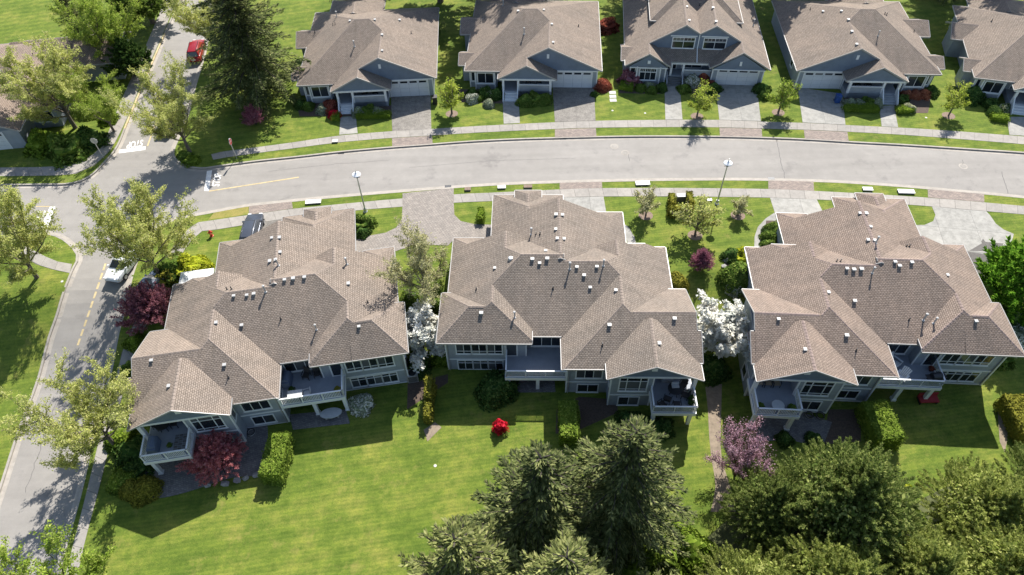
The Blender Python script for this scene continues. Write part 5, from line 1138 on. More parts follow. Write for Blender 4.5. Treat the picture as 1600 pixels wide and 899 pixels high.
# ------------------------------------------------------------------ shrubs
g8 = 'shrubs along the front walls across the street'
for px, py, r, lf, me, l in [
    (481, 168, .8, 'lf_shrub2', 0, 'green shrub under the first bungalow front window'), (505, 174, .85, 'lf_sage', 1, 'grey-green shrub right of the window shrub at the first bungalow'), (470, 166, .8, 'lf_shrub', 0, 'dark shrub at the left corner of the first bungalow'), (517, 170, 1.15, 'lf_rust', 2, 'rust-red round shrub left of the first bungalow steps'), (523, 182, .8, 'lf_red', 2, 'low scarlet shrub just before the rust-red one'),
    (562, 178, .95, 'lf_sage', 0, 'pale shrub right of the first bungalow steps'), (577, 176, .95, 'lf_shrub2', 1, 'green middle shrub under the first bungalow porch rail'), (590, 178, .85, 'lf_sage', 2, 'pale shrub at the right end of the first bungalow porch'),
    (738, 150, .9, 'lf_shrub', 0, 'dark shrub left of the second bungalow window'), (758, 149, 1.0, 'lf_shrub', 1, 'dark shrub under the second bungalow window'), (748, 156, .65, 'lf_shrub2', 2, 'small green shrub beside the white flowers at the second bungalow'), (764, 165, .75, 'lf_sage', 2, 'pale round shrub left of the second bungalow path'), (776, 150, 1.0, 'lf_shrub', 0, 'dark shrub beside the second bungalow steps'),
    (822, 160, 1.05, 'lf_shrub2', 0, 'leafy green bush right of the second bungalow steps'), (835, 158, 1.1, 'lf_shrub2', 1, 'leafy green bush in the middle of the second bungalow porch'), (850, 159, 1.05, 'lf_shrub2', 2, 'leafy green bush at the right of the second bungalow porch'),
    (928, 149, .5, 'lf_shrub', 0, 'small shrub beside the second bungalow garage'), (941, 137, 1.1, 'lf_rust', 2, 'bright rust-red shrub right of the second bungalow garage'), (948, 45, 1.5, 'lf_rust', 1, 'rust-red bush in the gap behind the second bungalow'),
    (985, 128, 1.45, 'lf_purple', 1, 'dark purple bush at the left corner of the two-storey house'), (1001, 140, .75, 'lf_shrub2', 2, 'clipped green ball under the two-storey house window'), (1013, 137, .8, 'lf_sage', 0, 'pale round shrub under the two-storey house window'), (1018, 143, .75, 'lf_shrub2', 0, 'green ball right of centre under the two-storey house window'), (1033, 140, .8, 'lf_shrub', 2, 'dark green ball left of the two-storey house path'),
    (1069, 141, .85, 'lf_shrub2', 0, 'green ball right of the two-storey house path'), (1098, 127, 1.05, 'lf_rust', 0, 'larger rust-red bush at the two-storey house porch'), (1106, 135, .9, 'lf_rust', 2, 'smaller rust-red bush nearest the two-storey garage'), (1114, 141, .95, 'lf_shrub', 0, 'dark column shrub left of the two-storey garage'), (1189, 142, 1.0, 'lf_shrub', 0, 'dark shrub right of the two-storey garage'), (1195, 152, .8, 'lf_shrub2', 1, 'green shrub further right of the two-storey garage'),
    (1328, 164, .85, 'lf_sage', 0, 'left pale shrub under the orange-shrub bungalow porch'), (1341, 165, .85, 'lf_sage', 2, 'second pale shrub under the orange-shrub bungalow porch'), (1355, 164, .95, 'lf_shrub2', 1, 'dark green shrub under the orange-shrub bungalow porch'), (1368, 165, .85, 'lf_sage', 2, 'pale shrub beside the orange-shrub bungalow steps'),
    (1416, 150, .75, 'lf_orange', 0, 'leftmost of three orange shrubs'), (1429, 151, .8, 'lf_orange', 2, 'middle one of three orange shrubs'), (1442, 150, .85, 'lf_orange', 0, 'rightmost of three orange shrubs'), (1410, 158, .8, 'lf_shrub', 1, 'dark shrub below the orange shrubs'), (1453, 146, 1.0, 'lf_shrub', 0, 'dark shrub at the right of the orange shrubs'),
    (1517, 153, 1.5, 'lf_shrub', 0, 'big dark round shrub by the rightmost bungalow window'), (1552, 178, .95, 'lf_shrub', 2, 'dark shrub left of the rightmost bungalow steps'), (1546, 165, .9, 'lf_shrub', 1, 'dark shrub under the rightmost bungalow window'), (676, 52, 1.0, 'lf_shrub2', 0, 'green shrub in the gap between the first two bungalows')]:
    shrub(px, py, r, l, lf, me, group=g8)
for px, py, r, l, fl, lf in [(738, 158, .85, 'white-flowered shrub by the second bungalow wall', 'fl_white', 'lf_sage'), (1081, 131, 1.15, 'white-flowered bush at the two-storey house porch', 'fl_white', 'lf_sage'), (1420, 172, .75, 'cream-flowered shrub right of the orange-shrub bungalow steps', 'fl_cream', 'lf_sage'), (766, 150, .7, 'cream-flowered shrub left of the second bungalow steps', 'fl_cream', 'lf_shrub2'), (1566, 172, .8, 'cream-flowered shrub by the rightmost bungalow steps', 'fl_cream', 'lf_shrub')]:
    shrub(px, py, r, l, lf, 3, name='flowering_shrub', group='flowering shrubs across the street', fl=fl)
g9 = 'shrubs round the duplexes'
for px, py, r, lf, me, l in [
    (298, 425, 1.6, 'lf_lime', 1, 'bright lime shrub by the white canopy'), (272, 425, 1.7, 'lf_shrub2', 0, 'yellow-green bush left of the lime shrub'), (262, 440, 1.3, 'lf_yew', 1, 'olive bush left of the white canopy'), (312, 420, 1.2, 'lf_lime', 0, 'lime shrub tight against the left duplex wall'),
    (566, 352, 1.2, 'lf_shrub2', 1, 'green shrub by the street front of the left duplex'), (566, 366, .8, 'lf_shrub', 0, 'small dark shrub by the street front of the left duplex'), (778, 611, 1.9, 'lf_shrub', 2, 'big round dark bush against the middle duplex wall'), (566, 634, 1.1, 'lf_sage', 3, 'pale-flowered shrub under the left duplex windows'),
    (1150, 437, 1.7, 'lf_shrub2', 2, 'big clipped round bush left of the right duplex'), (1160, 405, 1.1, 'lf_lime', 1, 'yellow shrub left of the right duplex'), (1144, 402, .9, 'lf_shrub', 0, 'dark shrub beside the yellow one, left of the right duplex'), (1146, 455, .8, 'lf_sage', 3, 'pale shrub below the big clipped round bush'), (1056, 442, 1.1, 'lf_yew', 2, 'round bush tight against the right wall of the middle duplex'),
    (1207, 361, .9, 'lf_shrub2', 2, 'upper clipped ball by the curved path of the right duplex'), (1202, 374, .9, 'lf_shrub2', 2, 'middle clipped ball by the curved path of the right duplex'), (1202, 385, .85, 'lf_shrub2', 2, 'lowest clipped ball by the curved path of the right duplex'), (1197, 365, .5, 'lf_shrub', 0, 'small dark shrub left of the clipped balls'), (1195, 381, .5, 'lf_shrub', 0, 'tiny dark shrub at the foot of the clipped balls'),
    (985, 662, 1.1, 'lf_shrub', 0, 'dark bush under the middle duplex corner deck'), (1005, 668, 1.0, 'lf_shrub', 1, 'dark bush between the corner deck posts of the middle duplex'), (1035, 672, 1.0, 'lf_shrub', 1, 'bush before the right corner deck post of the middle duplex'), (1115, 580, 1.4, 'lf_shrub', 0, 'dark bush below the wide white dogwood'), (1105, 572, 1.2, 'lf_shrub', 1, 'dark bush against the middle duplex below the wide dogwood'),
    (196, 752, 1.3, 'lf_hedge', 2, 'lime clipped mound left of the left duplex deck'), (208, 766, 1.0, 'lf_yew', 2, 'olive clipped mound below the lime one'), (231, 768, 1.25, 'lf_yew', 2, 'round olive clipped mound near the left duplex deck post'), (212, 710, 1.5, 'lf_shrub', 0, 'dark bush under the left duplex corner deck'), (216, 735, 1.1, 'lf_shrub', 1, 'lower dark bush under the left duplex corner deck'), (190, 690, 1.2, 'lf_hedge_d', 1, 'green bush at the foot of the side road street tree'), (214, 535, 1.0, 'lf_hedge_d', 0, 'green shrub on the strip below the purple maple'), (205, 580, .9, 'lf_shrub2', 1, 'green shrub on the strip by the left duplex gable'),
    (640, 470, 1.0, 'lf_shrub2', 0, 'green bush under the sparse pale tree, left side'), (690, 480, 1.1, 'lf_shrub2', 1, 'green bush under the sparse pale tree, right side'), (655, 575, 1.2, 'lf_shrub', 1, 'dark bush below the smaller white dogwood'), (694, 560, 1.0, 'lf_hedge_d', 0, 'bright bush against the left wall of the middle duplex'), (1562, 560, 1.2, 'lf_shrub2', 1, 'green bush at the right end of the right duplex'), (1580, 500, 1.4, 'lf_shrub', 0, 'dark bush below the dense green tree'), (1270, 690, .7, 'lf_shrub', 1, 'small dark shrub on the right duplex patio'), (1225, 688, .7, 'lf_shrub', 0, 'small dark shrub at the edge of the right duplex patio')]:
    shrub(px, py, r, l, lf, me, group=g9)
shrub(1580, 530, 1.3, 'white-flowered bush at the right end of the right duplex', 'lf_sage', 4, name='flowering_shrub', group=g9)
p = G(781, 672); o = link('red_shrub', SHM[1]); o.location = (p.x, p.y, p.z+.35); o.scale = (.6, .6, .95); tag(o, 'scarlet ball-shaped shrub alone on the middle duplex lawn', 'shrub'); o.material_slots[0].link = 'OBJECT'; o.material_slots[0].material = M['lf_red']
mb = MB(); mb.tube([(0, 0, -.1), (0, 0, .6)], .05, 6); q = mb.build('stem', M['bark_dark'], o); q.location = (0, 0, -.3); 
g10 = 'bushes on the corner house plot'
for px, py, r, lf, l in [(70, 230, 2.0, 'lf_hedge_d', 'green bush in front of the corner house garage'), (110, 238, 2.2, 'lf_shrub2', 'big dark green bush right of the corner house garage'), (140, 225, 1.8, 'lf_shrub', 'dark bush near the stop sign of the upper side road'), (150, 175, 1.6, 'lf_hedge', 'lime bush between the corner house and upper side road'), (55, 212, .9, 'lf_sage', 'pale small bush against the corner house wall'), (170, 188, 1.2, 'lf_hedge_d', 'green bush nearest the upper side road pavement')]:
    shrub(px, py, r, l, lf, 1, group=g10)
for px, py, r, lf, l in [(300, 252, .9, 'lf_hedge_d', 'low shrub on the corner grass island'), (288, 244, .8, 'lf_shrub2', 'darker low shrub at the left of the corner grass island')]: shrub(px, py, r, l, lf, 1, h=.5)

# ------------------------------------------------------------------ vehicles
def vehicle(px, py, rz, label, paint, L=4.6, W=1.82, Hh=1.65, name='parked_car', cat='car', suv=True, z=None):
    p = G(px, py); p = Vector((p.x, p.y, T(p.x, p.y)+(RZ if z is None else z))); root = empty(name, p, rz, label, cat)
    def loft(secs, nm, mat, parent):
        mb = MB(); rings = []
        for x, hw, z0, z1, tuck in secs: rings.append([(x, -hw*.96, z0), (x, -hw, (z0+z1)*.5), (x, -hw*tuck, z1), (x, hw*tuck, z1), (x, hw, (z0+z1)*.5), (x, hw*.96, z0)])
        for i in range(len(rings)-1):
            for k in range(6): mb.face([rings[i][k], rings[i][(k+1) % 6], rings[i+1][(k+1) % 6], rings[i+1][k]], 0)
        mb.face(rings[0][::-1]); mb.face(rings[-1]); me = mb.mesh(nm, [mat]); bm = bmesh.new(); bm.from_mesh(me); bmesh.ops.remove_doubles(bm, verts=bm.verts[:], dist=.001); bmesh.ops.recalc_face_normals(bm, faces=bm.faces[:])
        bmesh.ops.bevel(bm, geom=bm.edges[:], offset=.05, segments=2, affect='EDGES', profile=.6); [setattr(f, 'smooth', True) for f in bm.faces]; bm.to_mesh(me); bm.free(); return link(nm, me, parent)
    h = L/2; w_ = W/2; b = .95
    loft([(-h, w_*.8, .42, .82, .9), (-h+.15, w_*.95, .3, b, .93), (-h*.4, w_, .26, b+.02, .95), (h*.3, w_, .26, b+.02, .95), (h*.62, w_*.98, .28, b-.03, .93), (h-.15, w_*.9, .34, b-.14, .9), (h, w_*.74, .44, .7, .88)], 'body', M[paint], root)
    x0, x1, x2, x3 = (-h+.12, -h+.5, h*.18, h*.52) if suv else (-h*.72, -h*.35, h*.14, h*.5)
    ca = MB(); t = Hh; r0, r1 = w_*.9, w_*.72
    q = [(x0, r0, b), (x1, r1, t-.04), (x2, r1, t), (x3, r0, b)]
    cab = loft([(x0, r0, b-.1, b+.02, .98), (x1, r0*.97, b-.1, t-.04, .78), ((x1+x2)/2, r0*.97, b-.1, t, .78), (x2, r0*.97, b-.1, t-.03, .78), (x3, r0, b-.1, b+.02, .98)], 'cabin', M[paint], root)
    def pane(pts, nm='window'):
        m_ = MB(); c = Vector((0, 0, b)); P = [Vector(a) for a in pts]; n = (P[1]-P[0]).cross(P[2]-P[0]).normalized()
        if n.dot(sum(P, Vector())/4-Vector((0, 0, .9))) < 0: P.reverse(); n = -n
        P = [a+n*.02 for a in P]; Bk = [a-n*.02 for a in P]; m_.face(P); m_.face(Bk[::-1])
        for i in range(4): m_.face([P[i], Bk[i], Bk[(i+1) % 4], P[(i+1) % 4]])
        m_.build(nm, M['glass'], root)
    k = r0*.97*.78
    pane([(x3-.06, -r0*.86, b+.06), (x3-.06, r0*.86, b+.06), (x2+.07, k*.92, t-.09), (x2+.07, -k*.92, t-.09)], 'windscreen'); pane([(x0+.04, -r0*.82, b+.1), (x0+.04, r0*.82, b+.1), (x1-.06, k*.9, t-.12), (x1-.06, -k*.9, t-.12)], 'rear_window')
    for s in (-1, 1):
        mid = (x1+x2)/2-.1; f = lambda x, z: (x, s*(r0*.985-(r0*.985-k)*(z-b*.5-t*.5+ (t-b)*.5)/(t-b)*1.0)*1.0+s*.0, z)
        for a0, a1, c0, c1 in ((x1-.1, mid-.04, x1+.08, mid-.04), (mid+.04, x3-.38, mid+.04, x2-.06)): pane([f(a0, b+.08), f(a1, b+.08), f(c1, t-.12), f(c0, t-.12)], 'side_window')
        mi = MB(); mi.box(x3-.35, x3-.2, s*(w_+.02)-.08, s*(w_+.02)+.08, b, b+.13); mi.build('wing_mirror', M[paint], root)
        hl = MB(); hl.box(h-.16, h-.02, s*w_*.62-.17, s*w_*.62+.17, .66, .8); hl.build('headlight', M['head'], root); tl = MB(); tl.box(-h-.015, -h+.12, s*w_*.74-.1, s*w_*.74+.1, .74, .98); tl.build('tail_light', M['tail'], root)
        for x in (-h*.6, h*.62):
            ty = MB(); ty.tube([(x, s*(w_-.2), .33), (x, s*(w_+.015), .33)], .33, 16); wh = ty.build('wheel', M['tyre'], root); ri = MB(); ri.tube([(x, s*(w_+.0), .33), (x, s*(w_+.03), .33)], .2, 10); ri.build('rim', M['metal'], wh)
    rr = MB()
    if suv:
        for s in (-1, 1): rail = MB(); rail.bar((x1+.1, s*k*.86, t+.05), (x2-.1, s*k*.86, t+.05), .05); rail.build('roof_rail', M['darkmetal'], root)
    pl_ = MB(); pl_.box(-h-.02, -h+.02, -.26, .26, .6, .73); pl_.build('number_plate', M['white'], root)
    return root
_q = G(329, 45)-G(317, 93)
vehicle(309, 84, math.atan2(_q.y, _q.x), 'red estate car parked at the kerb beside the big conifer', 'red', L=4.9)
vehicle(396, 366, 1.62, 'dark slate-blue car on the driveway of the left duplex', 'cargrey', L=4.7)
vehicle(197, 416, 4.5, 'white car parked under the corner street tree', 'carwhite', suv=False, Hh=1.5)
vehicle(240, 455, 1.3, 'steel-blue car half hidden by the purple maple', 'carblue', suv=False, Hh=1.5, z=0)
vehicle(268, 196, 4.6, 'black car parked in the shade under the junction tree', 'carblack', suv=True)

# ------------------------------------------------------------------ street furniture
def lamp(px, py, h, label):
    p = G(px, py); root = empty('street_lamp', p, 0, label, 'street lamp', 'street lamps')
    a = MB(); a.lathe((0, 0, -.1), [(.24, 0), (.24, .12), (.17, .2), (.15, .5), (.1, .6)], 10); a.build('base', M['metal'], root)
    a = MB(); a.tube([(0, 0, .4), (0, 0, h*.5), (0, 0, h-.5)], [.085, .07, .055], 8); a.build('pole', M['metal'], root)
    a = MB(); a.lathe((0, 0, h-.55), [(.07, 0), (.14, .05), (.1, .1)], 8); a.bar((-.3, 0, h-.5), (.3, 0, h-.5), .04); a.build('bracket', M['darkmetal'], root)
    a = MB(); a.lathe((0, 0, h-.45), [(.12, 0), (.2, .12), (.22, .3)], 12); a.build('lantern', M['rail_glass'], root)
    a = MB(); a.lathe((0, 0, h-.15), [(.44, 0), (.42, .05), (.16, .2), (.1, .26)], 14); a.build('lamp_shade', M['white'], root)
    a = MB(); a.lathe((0, 0, h+.1), [(.06, 0), (.07, .06), (.02, .3)], 8); a.build('finial', M['metal'], root)
lamp(571, 330.5, 5.1, 'street lamp by the left duplex driveway'); lamp(1120, 318.5, 5.5, 'street lamp on the lawn left of the right duplex')
def stop_sign(px, py, rz, label):
    p = G(px, py); root = empty('stop_sign', p, rz, label, 'road sign', 'stop signs')   # sign faces local -y
    a = MB(); a.bar((0, 0, -.2), (0, 0, 2.75), .06); a.build('post', M['metal'], root)
    def octo(r, y0, y1, nm, mat):
        m_ = MB(); pts = [(r*math.cos(R(22.5+45*k)), r*math.sin(R(22.5+45*k))+2.35) for k in range(8)]; f = [(x, y0, z) for x, z in pts]; b = [(x, y1, z) for x, z in pts]
        m_.face(f); m_.face(b[::-1]); [m_.face([f[i], b[i], b[(i+1) % 8], f[(i+1) % 8]][::-1]) for i in range(8)]; return m_.build(nm, mat, root)
    octo(.40, -.06, -.035, 'sign_plate', M['metal']); octo(.395, -.064, -.061, 'sign_border', M['white']); octo(.36, -.069, -.066, 'sign_face', M['signred'])
    cu = bpy.data.curves.new('t', 'FONT'); cu.body = 'STOP'; cu.size = .27; cu.align_x = 'CENTER'; to = bpy.data.objects.new('t', cu); C.objects.link(to)
    me = bpy.data.meshes.new_from_object(to.evaluated_get(bpy.context.evaluated_depsgraph_get())); bpy.data.objects.remove(to)
    for v in me.vertices: v.co = (v.co.x, -.073, v.co.y+2.26)
    me.materials.clear(); me.materials.append(M['white']); link('lettering', me, root)
stop_sign(370, 248, R(90), 'stop sign seen edge-on beside the main street stop line'); stop_sign(162, 247, R(180), 'stop sign seen from behind at the upper side road')
def lid_box(px, py, sx, sy, h, label, mat='canvas', rz=0.0, name='utility_box', cat='utility box'):
    p = G(px, py); root = empty(name, p, rz, label, cat, 'utility boxes in the verges'); a = MB(); a.box(-sx/2, sx/2, -sy/2, sy/2, -.1, h-.04); a.build('body', M['found'], root)
    a = MB(); a.box(-sx/2-.03, sx/2+.03, -sy/2-.03, sy/2+.03, h-.04, h+.02); a.build('lid', M[mat], root)
for px, py, sx, sy, l, mt in [(490, 317, 1.55, .5, 'white utility box in the verge above the left duplex', 'canvas'), (784, 294, .8, .4, 'small white utility box in the verge above the middle duplex', 'canvas'), (1004, 288, 1.45, .55, 'white utility box in the verge right of the middle duplex driveway', 'canvas'), (1355, 297, .95, .45, 'smaller white utility box in the verge above the right duplex', 'canvas'), (1415, 301, 1.6, .55, 'larger white utility box in the verge above the right duplex', 'canvas'),
                              (825, 293, .85, .4, 'brown utility lid in the verge above the middle duplex', 'mulch_tan'), (731, 297, .6, .4, 'tan utility lid at the left end of the middle duplex verge', 'mulch_tan'), (1063, 313, .8, .45, 'white box inside the clipped U-shaped hedge', 'canvas'), (1108, 314, .45, .3, 'tiny white lid on the lawn near the street lamp', 'canvas'), (524, 222, .6, .45, 'pale lid by the pavement left of the first bungalow', 'stone')]:
    lid_box(px, py, sx, sy, .18 if px != 1063 else .7, l, mt, rz=.06 if px < 700 else (-.08 if px > 1300 else 0))
def manhole(px, py, label):
    q = GR(px, py); root = empty('manhole_cover', (q.x, q.y, T(q.x, q.y)+RZ), 0, label, 'manhole cover', 'manholes in the main street')
    a = MB(); a.lathe((0, 0, -.02), [(.46, 0), (.46, .026)], 18); a.build('concrete_collar', M['kerb'], root); a = MB(); a.lathe((0, 0, -.01), [(.33, 0), (.33, .022), (.31, .026)], 16); a.build('lid', M['pave'], root)
manhole(960, 229, 'manhole in the upper lane left of the pair'); manhole(977, 239, 'manhole nearer the middle of the road'); manhole(1505, 260, 'manhole towards the right end of the street')
p = G(331, 369); root = empty('fire_hydrant', p, .4, 'red fire hydrant on the lawn left of the left duplex', 'hydrant')
a = MB(); a.lathe((0, 0, -.1), [(.2, 0), (.2, .14), (.13, .16), (.13, .62), (.17, .64), (.17, .7), (.11, .8), (.03, .9)], 10); a.build('barrel', M['hydrant'], root)
for s in (-1, 1): a = MB(); a.tube([(s*.1, 0, .5), (s*.24, 0, .5)], .07, 8); a.build('nozzle', M['hydrant'], root)
a = MB(); a.tube([(0, -.1, .42), (0, -.26, .42)], .09, 8); a.build('nozzle', M['hydrant'], root)
# white canopy beside the left duplex
p = at(302, 432, 2.3); root = empty('garden_canopy', (p.x, p.y, T(p.x, p.y)), .14, 'white canopy roof beside the left duplex', 'canopy')
a = MB(); q = [(-1.5, -1.3, 2.0), (1.5, -1.3, 2.0), (1.5, 1.3, 2.0), (-1.5, 1.3, 2.0)]; ap = [(-.4, 0, 2.5), (.4, 0, 2.5)]
a.face([q[0], q[1], ap[1], ap[0]]); a.face([q[1], q[2], ap[1]]); a.face([q[2], q[3], ap[0], ap[1]]); a.face([q[3], q[0], ap[0]]); a.face([(x, y, z-.03) for x, y, z in q[::-1]])
for i in range(4): b0, b1 = q[i], q[(i+1) % 4]; a.face([(b0[0], b0[1], 1.82), (b1[0], b1[1], 1.82), b1, b0])
a.build('fabric_roof', M['canvas'], root)
for x, y in ((-1.4, -1.2), (1.4, -1.2), (1.4, 1.2), (-1.4, 1.2)): a = MB(); a.bar((x, y, -.3), (x, y, 1.99), .06); a.build('leg', M['metal'], root)
# air conditioner, bins
p = G(646, 592); root = empty('air_conditioner', p, .14, 'grey air conditioner at the right end wall of the left duplex', 'air conditioner'); a = MB(); a.box(-.45, .45, -.4, .4, .0, .95); a.build('casing', M['metal'], root)
a = MB(); a.lathe((0, 0, .95), [(.33, 0), (.33, .03)], 14); a.build('fan_grille', M['darkmetal'], root)
for i in range(5): a = MB(); a.box(-.4, .4, -.415, -.402, .12+i*.16, .2+i*.16); a.build('louvre', M['darkmetal'], root)
def bin_(px, py, rz, label, mat):
    p = G(px, py); root = empty('wheeled_bin', p, rz, label, 'bin'); a = MB(); a.box(-.28, .28, -.3, .3, .08, .95); a.build('tub', M[mat], root); a = MB(); a.box(-.31, .31, -.35, .33, .95, 1.03); a.build('lid', M[mat], root)
    for s in (-1, 1): a = MB(); a.tube([(s*.22, .3, .12), (s*.3, .3, .12)], .12, 10); a.build('wheel', M['tyre'], root)
bin_(1307, 160, -.1, 'blue wheeled bin beside a garage across the street', 'blue'); bin_(680, 162, .1, 'black wheeled bin right of the first bungalow garage', 'black')
for i, (px, py) in enumerate(((957, 145), (957.5, 151), (958, 157))):
    q = G(px, py); o = sheet('stepping_stone', [(q.x-.4, q.y-.3), (q.x+.4, q.y-.3), (q.x+.4, q.y+.3), (q.x-.4, q.y+.3)], .03, M['stone'], kind=None, skirt=.05); tag(o, ('topmost', 'middle one', 'lowest')[i]+' of the white stepping stones left of the two-storey house', 'stepping stone', 'stepping stones')
for px, py, l in ((957, 173, 'small pale lid on the lawn below the stepping stones'), (1008, 177, 'pale lid on the lawn before the two-storey house'), (1447, 184, 'pale lid on the lawn left of the rightmost bungalow'), (680, 728, 'white sprinkler lid on the big back lawn'), (97, 440, 'white lid on the lawn edge by the leaning street tree')):
    q = G(px, py); a = MB(); a.lathe((0, 0, -.05), [(.13, 0), (.13, .06), (.1, .07)], 12); o = a.build('lawn_lid', M['stone']); o.location = q; tag(o, l, 'lid', 'small lids on the lawns')
BOULDERS = ['topmost boulder along the bed left of the right duplex', 'second boulder from the top along the bed left of the right duplex', 'middle boulder along the bed left of the right duplex', 'fourth boulder from the top along the bed left of the right duplex', 'lowest boulder along the bed left of the right duplex', 'boulder at the patio edge under the crimson maple', 'second boulder right of the crimson maple', 'third boulder right of the crimson maple at the patio edge', 'boulder nearest the thick lime hedge at the patio edge', 'leftmost boulder at the patio edge below the crimson maple']
for i, (px, py, s) in enumerate([(1141, 400, .28), (1135, 408, .3), (1131, 418, .26), (1129, 428, .3), (1131, 440, .27), (352, 757, .3), (372, 752, .26), (385, 748, .3), (400, 744, .25), (325, 758, .3)]):
    P, F = lumpy(1, 1, 1, i, 1, .3); me = bpy.data.meshes.new('boulder'); me.from_pydata([tuple(v) for v in P], [], F); me.materials.append(M['rock']); o = link('boulder', me); q = G(px, py); o.location = q; o.scale = (s*1.2, s, s); tag(o, BOULDERS[i], 'boulder', 'edging boulders')

# ------------------------------------------------------------------ furniture on the decks
def hp(k, u, v, z=.15):   # duplex coordinates to world
    x, y, yaw, dz = HP[k]; u = -u if k == 1 else u; c, s = math.cos(yaw), math.sin(yaw); return Vector((x+c*u-s*v, y+s*u+c*v, z+dz))
def table_round(p, r, label, mat='darkmetal', h=.72):
    root = empty('patio_table', p, random.random(), label, 'table'); a = MB(); a.lathe((0, 0, h-.04), [(r, 0), (r, .035), (r-.02, .045)], 20); a.build('table_top', M[mat], root)
    for k in range(4): c, s = math.cos(k*1.5708), math.sin(k*1.5708); a = MB(); a.bar((c*r*.35, s*r*.35, h-.05), (c*r*.75, s*r*.75, 0), .05); a.build('leg', M['darkmetal'], root)
    return root
def chair(p, rz, label, frame_='darkmetal', seat='wicker', group=None, low=False):
    root = empty('patio_chair', p, rz, label, 'chair', group); sh_ = .34 if low else .43
    a = MB(); a.box(-.26, .26, -.26, .26, sh_-.05, sh_+.02); a.build('seat', M[seat], root)
    a = MB(); a.face([(-.26, .24, sh_), (.26, .24, sh_), (.26, .40, .95), (-.26, .40, .95)]); a.face([(-.26, .44, .95), (.26, .44, .95), (.26, .29, sh_), (-.26, .29, sh_)]); a.face([(-.26, .40, .95), (.26, .40, .95), (.26, .44, .95), (-.26, .44, .95)])
    a.face([(-.26, .24, sh_), (-.26, .40, .95), (-.26, .44, .95), (-.26, .29, sh_)]); a.face([(.26, .29, sh_), (.26, .44, .95), (.26, .40, .95), (.26, .24, sh_)]); a.build('backrest', M[seat], root)
    for s in (-1, 1):
        for y in (-.22, .24): a = MB(); a.bar((s*.24, y, sh_), (s*.28, y*1.1, 0), .04); a.build('leg', M[frame_], root)
        a = MB(); a.bar((s*.3, -.25, .63), (s*.3, .32, .66), .06, .03); a.bar((s*.3, -.22, .2), (s*.3, -.22, .63), .035); a.build('armrest', M[frame_], root)
    return root
def adirondack(p, rz, label):
    root = empty('adirondack_chair', p, rz, label, 'chair', 'white deck chairs')
    for i in range(5): a = MB(); a.bar((-.28, -.35+i*.15, .38-i*.035), (.28, -.35+i*.15, .38-i*.035), .12, .025); a.build('seat_slat', M['white'], root)
    for i in range(5): x = -.24+i*.12; a = MB(); a.bar((x, .28, .28), (x*1.25, .68, .98+.05*(2-abs(i-2))), .1, .025); a.build('back_slat', M['white'], root)
    for s in (-1, 1): a = MB(); a.bar((s*.38, -.42, .58), (s*.38, .42, .56), .15, .03); a.build('armrest', M['white'], root); a = MB(); a.bar((s*.33, -.38, 0), (s*.33, -.38, .57), .08, .06); a.build('front_leg', M['white'], root); a = MB(); a.bar((s*.31, -.38, .36), (s*.31, .6, .03), .07, .06); a.build('rear_leg', M['white'], root)
def bbq(p, rz, label, cover=True):
    root = empty('barbecue', p, rz, label, 'barbecue')
    if cover:
        a = MB(); a.box(-.62, .62, -.33, .33, .02, .85); a.build('cover_skirt', M['bbq'], root)
        a = MB(); a.tube([(-.5, 0, .86), (.5, 0, .86)], [.32, .32], 12); a.build('cover_top', M['bbq'], root)
    else:
        a = MB(); a.box(-.4, .4, -.3, .3, .1, .75); a.build('cabinet', M['black'], root); a = MB(); a.tube([(-.38, 0, .85), (.38, 0, .85)], [.3, .3], 12); a.build('hood', M['darkmetal'], root)
        for s in (-1, 1): a = MB(); a.box(s*.6-.2, s*.6+.2, -.28, .28, .76, .8); a.build('side_shelf', M['black'], root)
def planter(p, r, h, label, lf='lf_shrub2', pot='black', group=None):
    root = empty('potted_plant', p, 0, label, 'potted plant', group); a = MB(); a.lathe((0, 0, 0), [(r*.7, 0), (r, h), (r*.9, h), (r*.85, h-.04)], 12); a.build('pot', M[pot], root)
    o = link('plant', SHM[1], root); o.location = (0, 0, h-.05); o.scale = (r*1.3, r*1.3, r*1.5)
    for i, mt in ((0, lf), (1, 'fl_white')): o.material_slots[i].link = 'OBJECT'; o.material_slots[i].material = M[mt]
# left duplex, corner deck
bbq(hp(2, -5.0, -17.6), 1.7, 'barbecue under a slate-blue cover on the left duplex corner deck')
root = table_round(hp(2, -4.5, -15.9), .55, 'dark round table at the back of the left duplex corner deck')
chair(hp(2, -5.1, -15.7), 1.2, 'dark chair left of the back table on the left duplex corner deck'); chair(hp(2, -3.75, -15.75), -1.4, 'dark chair right of the back table on the left duplex corner deck')
planter(hp(2, -3.9, -17.6), .16, .25, 'small potted plant in the middle of the left duplex corner deck')
root = empty('slatted_mat', hp(2, -3.0, -17.3), .14, 'slatted wooden mat on the left duplex corner deck', 'deck mat')
for i in range(7):
    for j in range(4): a = MB(); a.box(-.62+j*.32, -.34+j*.32, -.7+i*.2, -.55+i*.2, .0, .03); a.build('tile', M['bed_sand'] if (i+j) % 2 else M['found'], root)
